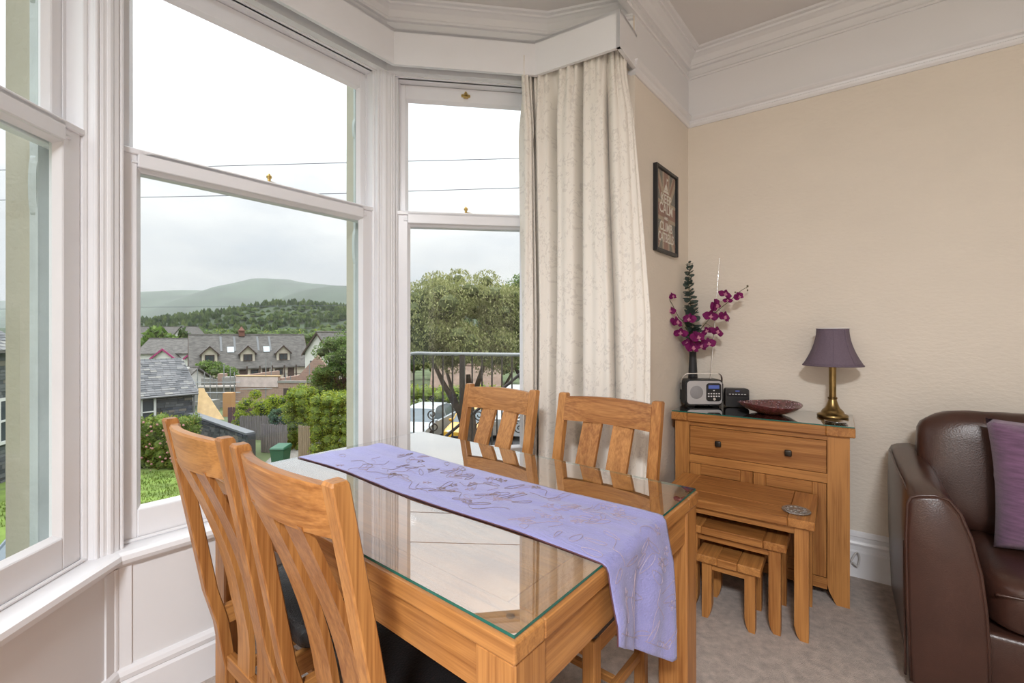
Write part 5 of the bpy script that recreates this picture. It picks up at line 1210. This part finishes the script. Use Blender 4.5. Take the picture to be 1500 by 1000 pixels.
def site():
    t = thing('unfinished_house', 'roofless pinkish blockwork house shell on the building site', 'building', (-27.3, 45, -6.2), R(-4))
    D = 7; hL = 3.35
    for (x0, x1, y0, y1, z1) in ((0, 4.4, 0, .3, hL), (4.4, 8.0, 0, .3, 2.75), (0, .3, .3, D, hL), (7.7, 8.0, .3, D, 2.6), (4.25, 4.55, .3, D, hL-.2)):
        bm = NB(); box(bm, x0, x1, y0, y1, 0, z1); obj('block_wall', bm, pinkb, t)
    bm = NB(); box(bm, .05, 4.35, -.05, -.002, 2.3, 3.3); obj('insulation_board', bm, pale_band, t)
    for x in (4.9, 6.5):
        bm = NB(); box(bm, x, x+1.0, -.02, .001, 1.1, 2.2); obj('opening_board', bm, mat('dark_opening', (.07, .05, .045), .9), t)
    bm = NB(); box(bm, 4.3, 8.0, -.05, .32, 2.72, 2.92); obj('lintel_course', bm, greyb, t)
    bm = NB(); box(bm, -.05, 4.5, -.08, .35, hL, hL+.08); obj('wall_plate', bm, ply, t)
    bm = NB(); hexa(bm, [(4.9, 2.6, 1.5), (9.0, 2.6, 1.5), (9.0, 2.6, 2.9), (7.0, 2.6, 5.35), (4.9, 2.6, 3.1)], [(4.9, 2.9, 1.5), (9.0, 2.9, 1.5), (9.0, 2.9, 2.9), (7.0, 2.9, 5.35), (4.9, 2.9, 3.1)]); obj('gable_wall', bm, pinkb, t)
    t = thing('blockwork_walls', 'low grey block walls and piers left of the pinkish house shell', 'building', (-31.6, 46, -6.3), R(5))
    for x0, x1, y0, y1, z1, m in ((0, 4.0, 0, .3, 2.2, greyb), (1.4, 2.6, 1.5, 2.4, 3.1, greyb), (3.0, 3.7, 1.2, 2.0, 3.3, pinkb), (-.6, .2, 1.4, 2.1, 3.0, greyb), (.5, 1.2, 2.4, 3.0, 3.4, pinkb), (-.6, 4, 3, 3.3, 2.7, greyb)):
        bm = NB(); box(bm, x0, x1, y0, y1, 0, z1); obj('block_wall', bm, m, t)
    bm = NB(); box(bm, -.8, 4.2, -.4, .5, 2.2, 2.36); obj('scaffold_deck', bm, mat('grey_boards', (.32, .29, .26), .8), t)
    t = thing('scaffolding', 'galvanised scaffolding tubes round the unfinished walls', 'scaffold', (-31.6, 44.4, -6.3), R(3))
    for k, (x, h_) in enumerate(((-.4, 3.8), (.9, 4.2), (2.1, 3.6), (3.4, 4.6), (4.4, 3.9), (7.4, 5.2), (9.3, 3.8), (11.6, 4.6))):
        bm = NB(); tube(bm, [(x, 0, 0), (x, 0, h_)], .045, 6); obj('pole', bm, steel, t)
        bm = NB(); tube(bm, [(x, 1.1, 0), (x, 1.1, h_-.4)], .04, 6); obj('pole', bm, steel, t)
    for z in (1.0, 1.9, 2.9):
        bm = NB(); tube(bm, [(-.6, -.05, z), (5, -.05, z)], .04, 6); obj('ledger', bm, steel, t)
    bm = NB(); tube(bm, [(5, -.05, 2.2), (12, -.05, 2.35)], .04, 6); obj('ledger', bm, steel, t)
    t = thing('timber_sheet', 'yellow timber sheets leaning beside the corner of the stone cottage', 'timber', (-25.6, 37, -5.8), R(10))
    for k in range(3): bm = NB(); hexa(bm, [(k*.25, 0, 0), (1.4+k*.4, 0, 0), (1.4+k*.4, .05, 0), (k*.25, .05, 0)], [(-.3+k*.2, .9, 2.6-k*.35), (.1+k*.25, .9, 2.6-k*.35), (.1+k*.25, .95, 2.6-k*.35), (-.3+k*.2, .95, 2.6-k*.35)]); bm.transform(Matrix.Translation((0, -.12*k, 0))); obj('sheet', bm, ply, t)
    t = thing('timber_post', 'orange brown timber box column on the building site', 'timber', (-25.1, 39.5, -5.9)); bm = NB(); box(bm, 0, .75, 0, .6, 0, 2.1); obj('board', bm, mat('orange_ply', (.40, .21, .09), .7), t)
    t = thing('block_stack', 'pallet stack of grey blocks among the scaffolding', 'blocks', (-29.6, 43.3, -6.2)); bm = NB(); box(bm, 0, 1.2, 0, 1, .15, 1.2); obj('blocks', bm, greyb, t); bm = NB(); box(bm, -.05, 1.25, -.05, 1.05, 0, .15); obj('pallet', bm, ply, t)
site()
# ---- trees across the valley, wooded ridge, fells -------------------------------
fm = [bpy.data.meshes.new('x')]
def proto_mesh(lm, seed, n=14, per=70, size=.11):
    cl = ell_clusters(n, (0, 0, .55), (.46, .46, .42), .2, seed, -.9); me = leaf_mesh('foliage', cl, per, size, lm, seed)
    bm = NB()
    for i, (c, rx, ry, rz) in enumerate(cl): blob(bm, c, (rx*.9, ry*.9, rz*.9), 8, 6, .2, 2, 1, i)
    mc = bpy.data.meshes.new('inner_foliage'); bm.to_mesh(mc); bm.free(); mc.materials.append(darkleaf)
    bm = NB(); tube(bm, [(0, 0, 0), (0, 0, .5)], [.035, .02], 6); mt = bpy.data.meshes.new('trunk'); bm.to_mesh(mt); bm.free(); mt.materials.append(bark); return me, mc, mt
protos = [proto_mesh(L_mid, 61), proto_mesh(L_dark, 62), proto_mesh(L_lime, 63), proto_mesh(L_hedge, 64)]
def far_tree(x, y, h_, wd, p, lab, grp=None):
    t = thing('valley_tree', lab, 'tree', (x, y, gz(y)), random.random()*6, grp); me, mc, mt = protos[p]
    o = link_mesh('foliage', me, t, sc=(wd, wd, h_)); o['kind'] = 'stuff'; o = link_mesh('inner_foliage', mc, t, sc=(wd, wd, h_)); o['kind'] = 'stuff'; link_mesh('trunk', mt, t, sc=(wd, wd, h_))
far_tree(-88, 112, 11.0, 10, 0, 'large round green tree between the white houses at the far left')
far_tree(-84.5, 119, 11, 5.5, 1, 'dark tree beside the round green tree and the white gable')
rt_ = random.Random(12)
def tree_mass(name, lab, spots, lm, seed):
    cl = []
    for x, y, h_, wd in spots:
        for c in ell_clusters(7, (x, y, gz(y)+h_*.58), (wd*.42, wd*.42, h_*.36), wd*.26, seed+len(cl), -.9): cl.append(c)
    o = link_mesh(name, leaf_mesh(name, cl, 46, .55, lm, seed)); setp(o, lab, 'trees', kind='stuff')
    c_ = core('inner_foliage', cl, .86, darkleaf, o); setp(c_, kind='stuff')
for q, lm in enumerate((L_mid, L_hedge, L_dark)):
    sp_ = []
    for k in range(26):
        y = rt_.uniform(150, 280); px = 196+k*13.3+rt_.uniform(-6, 6); top = rt_.uniform(478, 490); sp_.append(((px-750)/667*y, y, max(5, H-(top-490)/667*y-gz(y)), rt_.uniform(8, 13)))
    tree_mass('tree_belt', ('belt of mid green trees beyond the town roofs', 'lighter yellow green trees within the belt beyond the town roofs', 'dark evergreens within the belt beyond the town roofs')[q], sp_, lm, 70+q)
tree_mass('tree_belt', 'mass of green trees far behind the big olive garden tree', [((rt_.uniform(585, 790)-750)/667*y, y, rt_.uniform(8, 11), rt_.uniform(7, 10)) for y in [rt_.uniform(60, 120) for k in range(16)]], L_mid, 80)
t = gable_house('garden_hut', 'low brown roofed hut behind the hedge, seen through the iron railing', (-5.6, 33, -4.0), R(5), 4.6, 3.6, 1.5, 2.75, render_m, mat('brown_roof', (.17, .115, .085), .85, noise_amt=.3, nscale=2))
small_window(t, Vector((1.2, -.03, .5)), X_, -Y_, 1.0, .8, (1, 0), .08)
def interp(pts, x):
    for (a, ya), (b_, yb) in zip(pts, pts[1:]):
        if a <= x <= b_: k = (x-a)/(b_-a); k = k*k*(3-2*k); return ya+(yb-ya)*k
    return pts[0][1] if x < pts[0][0] else pts[-1][1]
def hill(name, Y0, depth, skyline, m, base=-20, nx=160, ny=22, rough=6.0, sc=.004, x0=-900, x1=1500):
    """solid hill whose crest, in metres, follows a measured skyline [(px, py)] at distance Y0"""
    bm = NB(); rows = []
    for j in range(ny+1):
        v = j/ny; row = []
        for i in range(nx+1):
            px = x0+(x1-x0)*i/nx; X = (px-750)/667*Y0; crest = H-(interp(skyline, px)-490)/667*Y0
            prof = math.sin(math.pi*min(1, v*.5/.62 if v < .62 else .5+.5*(v-.62)/.38)) if v < 1 else 0
            y = Y0+(v-.62)*depth; q = noise.noise(Vector((X*sc, y*sc, 1)))*.7+noise.noise(Vector((X*sc*3, y*sc*3, 4)))*.3
            row.append(bm.verts.new((X, y, base+(crest-base)*prof**.9+q*rough*(1-abs(v-.62)**.3*.4)*(0 if v in (0, 1) else 1))))
        rows.append(row)
    for j in range(ny):
        for i in range(nx): bm.faces.new((rows[j][i], rows[j][i+1], rows[j+1][i+1], rows[j+1][i]))
    o = obj(name, bm, m, smooth=True); o['kind'] = 'structure'; return o
woodm = mat('conifer_wood_floor', (.028, .046, .018), .95, noise_amt=.5, nscale=.02)
fellm = mat('fell_grass_and_bracken', (.040, .060, .036), .95, noise_amt=.45, nscale=.004, detail=9)
ridge_sky = [(-900, 480), (60, 480), (200, 478), (280, 471), (330, 466), (390, 456), (440, 446), (480, 449), (520, 454), (600, 458), (700, 463), (900, 470), (1500, 478)]
ridge = hill('hill_ridge', 1150, 700, ridge_sky, woodm, -18, 150, 20, 5, .006)
fell_sky = [(-900, 462), (120, 452), (190, 447), (205, 445), (225, 436), (255, 428), (300, 427), (340, 430), (362, 427), (385, 416), (405, 410), (425, 411), (450, 416), (480, 418), (520, 422), (560, 430), (640, 440), (800, 452), (1500, 462)]
hill('mountain_fell', 4300, 2600, fell_sky, fellm, -18, 230, 26, 38, .0016)
hill('mountain_far', 6400, 1500, [(-900, 455), (100, 440), (205, 438), (230, 441), (420, 425), (470, 417), (520, 420), (560, 426), (700, 445), (1500, 460)], fellm, -18, 150, 12, 30, .001)
hill('mountain_near', 3000, 1500, [(-900, 470), (400, 468), (440, 445), (470, 424), (505, 420), (540, 424), (600, 440), (700, 452), (1500, 468)], fellm, -18, 170, 18, 20, .0025, x0=-300)
# woodland on the ridge: thousands of crowns nobody could count
pr_me = ridge.data; vv = []; ff = []; rw = random.Random(5); hv = [v.co for v in pr_me.vertices]; nxr = 151
def add_crown(x, y, z, r, h_, n=6):
    i = len(vv); vv.append((x, y, z+h_))
    for q, (k, zz) in enumerate(((.75, .62), (1.0, .25))):
        for a in range(n): an = 6.283*a/n+q*.5; f = r*k*rw.uniform(.8, 1.2); vv.append((x+f*math.cos(an), y+f*math.sin(an), z+h_*zz))
    for a in range(n):
        b_ = (a+1) % n; ff.append((i, i+1+a, i+1+b_)); ff.append((i+1+a, i+1+n+a, i+1+n+b_, i+1+b_))
for k in range(15000):
    c = hv[rw.randrange(2*nxr, 14*nxr)]; px = 750+667*c.x/c.y
    if not (150 < px < 800): continue
    con = noise.noise(Vector((c.x*.006, c.y*.006, 9))) > -.05; h_ = rw.uniform(9, 19) if con else rw.uniform(6, 11)
    add_crown(c.x+rw.uniform(-8, 8), c.y+rw.uniform(-15, 15), c.z-3, h_*(.28 if con else .55), h_)
for k in range(4200):
    y = rw.uniform(260, 820); px = rw.uniform(150, 820); h_ = rw.uniform(6, 13); add_crown((px-750)/667*y, y, gz(y)-1, h_*.5, h_)
me = bpy.data.meshes.new('woodland'); me.from_pydata(vv, [], ff); me.materials.append(leafmat('woodland_crown', (.022, .045, .014), (.075, .115, .028), (.12, .16, .04), rough=.9))
wd_ = link_mesh('woodland', me); setp(wd_, 'dense mixed woodland covering the ridge and valley below the fells', 'woodland', kind='stuff')
# ---- damp air between the town and the fells --------------------------------------
hz = bpy.data.materials.new('valley_haze'); hz.use_nodes = True; ht = hz.node_tree; ht.nodes.clear(); ho = N(ht, 'ShaderNodeOutputMaterial'); hs = N(ht, 'ShaderNodeVolumeScatter', i_Density=.000085); hs.inputs['Color'].default_value = (.93, .97, 1, 1); ht.links.new(hs.outputs[0], ho.inputs['Volume'])
bm = NB(); box(bm, -6500, 4500, 420, 4600, -30, 900); setp(obj('haze', bm, hz), 'thin damp haze hanging over the valley in front of the fells', 'haze', kind='stuff')
# ---- wires --------------------------------------------------------------------------
wire_m = mat('black_wire', (.10, .11, .14), .6)
for lab, pts, r_ in (('upper telephone wire crossing the sky behind the upper sashes', [(-300, 262, 13.5), (0, 249, 13.2), (285, 244, 13), (516, 238, 12.9), (597, 236, 12.8), (762, 232, 12.7), (1100, 224, 12.4)], .0095),
                     ('middle telephone wire crossing the sky just below the meeting rails', [(-300, 304, 13.5), (0, 293, 13.2), (200, 289, 13), (516, 283, 12.9), (597, 280, 12.8), (762, 275, 12.7), (1100, 266, 12.4)], .0095),
                     ('low telephone wire crossing in front of the fells', [(-200, 455, 22), (203, 450, 22), (515, 447, 22), (900, 443, 22)], .010)):
    bm = NB(); tube(bm, [pix(*p) for p in pts], r_, 6); setp(obj('telephone_wire', bm, wire_m), lab, 'wire')
# ---- iron railing of the outside stair ------------------------------------------------
def spiral(cx, cz, r0, turns, a0, dirn, n=26): return [(cx+(r0*(1-.78*k/n))*math.cos(a0+dirn*turns*6.283*k/n), cz+(r0*(1-.78*k/n))*math.sin(a0+dirn*turns*6.283*k/n)) for k in range(n+1)]
def railing():
    a = Vector((-1.02, 4.55, 0)); b_ = Vector((.62, 4.38, 0)); d = (b_-a).normalized(); L_ = (b_-a).length; zt = 1.06
    t = thing('stair_railing', 'dark wrought iron railing with scrolls outside the right bay window', 'railing', tuple(a), math.atan2(d.y, d.x))
    bm = NB(); pts = curve_pts([(-.06, 0, zt-.16), (-.03, 0, zt-.05), (.03, 0, zt), (.3, 0, zt), (L_*.6, 0, zt-.005), (L_, 0, zt-.01)], 6); tube(bm, pts, .018, 8); obj('handrail', bm, rail_grey, t, smooth=True)
    bm = NB(); box(bm, 0, L_, -.012, .012, .06, .085); obj('bottom_rail', bm, iron, t)
    nbar = 15
    for k in range(nbar):
        bm = NB(); x = .04+k*.0985; thick = .007 if k not in (5,) else .024
        if x > L_: break
        box(bm, x-thick, x+thick, -thick, thick, 0, zt-.01); obj('post' if k == 5 else 'baluster', bm, iron, t)
    for cx in (.23, .70, 1.08):
        for cz, r_, a0, dr in ((.46, .050, -1.2, -1), (.34, .055, 1.9, 1), (.62, .03, -1.3, -1)):
            bm = NB(); sp_ = spiral(cx+(.02 if dr > 0 else 0), cz, r_, 1.35, a0, dr); tube(bm, [(p[0], -.012, p[1]) for p in sp_], .0065, 6); obj('scroll', bm, iron, t, smooth=True)
    t2 = thing('stair_railing', 'second dark railing sloping down with the steps behind the first', 'railing', (-.72, 4.9, 0), R(-3))
    bm = NB(); tube(bm, [(0, 0, .15), (.95, 0, .95)], .016, 8); obj('handrail', bm, iron, t2)
    for k in range(6): bm = NB(); x = .08+k*.16; box(bm, x-.007, x+.007, -.007, .007, -.75+x*.84, .15+x*.84); obj('baluster', bm, iron, t2)
    bm = NB(); box(bm, .93, .975, -.02, .02, -.02, 1.12); obj('post', bm, iron, t2)
    bm = NB(); tube(bm, [(.80, .1, 1.13), (1.5, .1, 1.11)], .015, 8); obj('upper_handrail', bm, rail_grey, t2)
    for k in range(4): bm = NB(); x = .84+k*.14; box(bm, x-.006, x+.006, .094, .106, 0, 1.12); obj('baluster', bm, iron, t2)
    st = thing('stair_landing', 'grey stone landing and steps carrying the iron railings', 'stairs', (-1.05, 4.2, -4.5)); gs = mat('grey_stone_flags', (.16, .16, .155), .9, noise_amt=.2, nscale=4)
    bm = NB(); box(bm, 1.2, 3.4, -.2, 1.3, 0, 4.5); obj('landing', bm, gs, st)
    bm = NB(); box(bm, -.1, 1.2, .0, .5, 0, 4.5); obj('landing_edge', bm, gs, st)
    for k in range(10): bm = NB(); box(bm, 1.2-(k+1)*.26, 1.2-k*.26, .5, 1.3, 0, 4.5-.2*(k+1)); obj('step', bm, gs, st)
railing()
# ---- vehicles ----------------------------------------------------------------------------
tyre = mat('tyre', (.015, .015, .016), .8); carglass = mat('car_glass', (.10, .13, .15), .06); rim_m = mat('alloy', (.45, .45, .46), .3, metal=.8); lampm = mat('car_lamp', (.7, .68, .65), .1)
def car(lab, loc, rz_, paint, L_=4.0, W_=1.72, Ht=1.48, van=False, name='car'):
    t = thing(name, lab, 'van' if van else 'car', loc, rz_)
    if van: prof = [(0, .35), (.02, .95), (.25, 1.08), (.75, 1.75), (1.0, Ht-.03), (L_-.1, Ht), (L_, Ht-.1), (L_, .35)]
    else: prof = [(0, .38), (.03, .66), (.15, .76), (.95, .90), (1.0, .91), (L_-.12, .96), (L_-.02, .85), (L_, .38)]
    def section(p, w_, tuck=0): return [(p[0], -w_/2, p[1]), (p[0], w_/2, p[1])]
    bm = NB(); y = W_/2; rings = []
    for yy, ins in ((-y, .05), (-y+.06, 0), (y-.06, 0), (y, .05)): rings.append([(x+(ins if x < L_/2 else -ins), yy, z-(ins*.6 if z > .5 else 0)) for x, z in [(prof[0][0], .22)]+prof+[(prof[-1][0], .22)]])
    loft(bm, rings); body = obj('body', bm, paint, t, smooth=True, auto=30)
    if not van:
        bm = NB(); cab = [(.98, .90), (1.65, Ht-.07), (1.95, Ht), (3.05, Ht-.01), (3.45, Ht-.12), (L_-.12, .96)]; rings = []
        for s in (-1, 1): rings.append([(x, s*(y-.06-(z-.9)*.28), z) for x, z in cab])
        loft(bm, rings); obj('cabin_glass', bm, carglass, t)
        bm = NB(); top = [(1.62, Ht-.085), (1.95, Ht+.005), (3.05, Ht), (3.48, Ht-.12)]; loft(bm, [[(x, s*(y-.20), z+.008) for x, z in top]+[(x, s*(y-.20), z-.03) for x, z in top[::-1]] for s in (-1, 1)]); obj('roof', bm, paint, t)
        for s in (-1, 1):
            for x0, z0, x1, z1 in ((1.0, .90, 1.66, Ht-.06), (2.5, .93, 2.52, Ht), (3.86, .95, 3.46, Ht-.1)):
                bm = NB(); tube(bm, [(x0, s*(y-.055), z0), (x1, s*(y-.19), z1)], .035, 6); obj('pillar', bm, paint, t)
            bm = NB(); blob(bm, (1.12, s*(y+.06), .98), (.06, .09, .07), 10, 7, 0); obj('wing_mirror', bm, paint, t, smooth=True)
            bm = NB(); blob(bm, (.16, s*(y-.25), .66), (.14, .20, .08), 12, 8, 0); obj('headlamp', bm, lampm, t, smooth=True)
            bm = NB(); box(bm, L_-.06, L_+.005, s*(y-.18)-.12, s*(y-.18)+.12, .72, .92, .02); obj('tail_lamp', bm, mat('red_lamp', (.30, .01, .01), .2) if 'red_lamp' not in MATS else MATS['red_lamp'], t)
        bm = NB(); box(bm, -.02, .03, -.5, .5, .34, .52, .015); obj('grille', bm, black, t)
    else:
        bm = NB(); hexa(bm, [(.30, -y+.12, 1.12), (.30, y-.12, 1.12), (.33, y-.12, 1.10), (.33, -y+.12, 1.10)], [(.74, -y+.14, 1.70), (.74, y-.14, 1.70), (.77, y-.14, 1.68), (.77, -y+.14, 1.68)]); obj('windscreen', bm, carglass, t)
        for s in (-1, 1): bm = NB(); box(bm, .8, 1.6, s*y-.012, s*y+.012, 1.1, 1.6, .01); obj('side_glass', bm, carglass, t)
        for s in (-1, 1): bm = NB(); box(bm, -.01, .04, s*(y-.25)-.14, s*(y-.25)+.14, .66, .86, .02); obj('headlamp', bm, lampm, t)
    for x in (.72, L_-.78):
        for s in (-1, 1):
            bm = NB(); tube(bm, [(x, s*(y-.19), .31), (x, s*(y+.005), .31)], .31, 20); wh = obj('wheel', bm, tyre, t); bm = NB(); tube(bm, [(x, s*(y-.01), .31), (x, s*(y+.012), .31)], .19, 16); obj('hub', bm, rim_m, wh)
    return t
yel = mat('yellow_car_paint', (.62, .33, .015), .25, coat=.6); silv = mat('pale_silver_car_paint', (.42, .46, .48), .25, coat=.5); whitep = mat('white_van_paint', (.60, .61, .62), .3, coat=.4); bluep = mat('grey_blue_car_paint', (.10, .13, .16), .25, coat=.6)
car('yellow hatchback parked below, seen between the railing balusters', (-2.1, 19.2, -3.549), R(78), yel)
car('pale silver car parked at the left of the yellow one', (-4.55, 19.4, -3.549), R(76), silv)
car('white van parked beyond the left of the curtain', (-.12, 20.6, -3.549), R(78), whitep, 4.6, 1.9, 2.05, True, 'delivery_van')
# ---- beyond the left window: house across the road and a car -------------------------------
def house_left():
    ux = Vector((-.32, .947, 0)); t = thing('stone_house', 'stone house across the road, glimpsed at the left window edge', 'house', (-18.2, 13.0, -4.6), math.atan2(ux.y, ux.x))
    bm = NB(); hexa(bm, [(-3, 0, 0), (6.2, 0, 0), (6.2, 7, 0), (-3, 7, 0)], [(-3, 0, 5.3), (6.2, 0, 5.3), (6.2, 7, 5.3), (-3, 7, 5.3)]); obj('wall', bm, mortar, t)
    bm = NB(); stones(bm, Vector((-3, 0, 0)), X_, 9.2, 5.3, 15, (.1, .2), (.25, .6), skip=[(1.6, 2.9, 1.6, 3.4), (5.4, 6.7, 1.6, 3.4), (7.6, 8.9, 1.6, 3.4)], out=-Y_); setp(obj('stonework', bm, stone_m, t), kind='stuff')
    for x in (-1.4, 2.4, 4.6): small_window(t, Vector((x, -.02, 1.6)), X_, -Y_, 1.3, 1.8, (0, 1), .12)
    bm = NB(); sv = Vector((0, 3.7, 2.2)); o = Vector((-3.3, -.3, 5.15)); hexa(bm, [o, o+X_*9.8, o+X_*9.8+sv, o+sv], [p+Z_*.1 for p in (o, o+X_*9.8, o+X_*9.8+sv, o+sv)]); o2 = Vector((-3.3, 7.3, 5.15)); sv2 = Vector((0, -3.7, 2.2)); hexa(bm, [o2, o2+X_*9.8, o2+X_*9.8+sv2, o2+sv2], [p+Z_*.1 for p in (o2, o2+X_*9.8, o2+X_*9.8+sv2, o2+sv2)]); obj('roof', bm, roofm, t)
    bm = NB(); slates(bm, o+Z_*.11, X_, sv.normalized(), 9.8, sv.length, .32, .22, 9); setp(obj('slate', bm, slate_m, t), kind='stuff')
house_left()
car('grey blue car parked outside the left window', (-9.6, 8.2, -4.5), R(105), bluep)
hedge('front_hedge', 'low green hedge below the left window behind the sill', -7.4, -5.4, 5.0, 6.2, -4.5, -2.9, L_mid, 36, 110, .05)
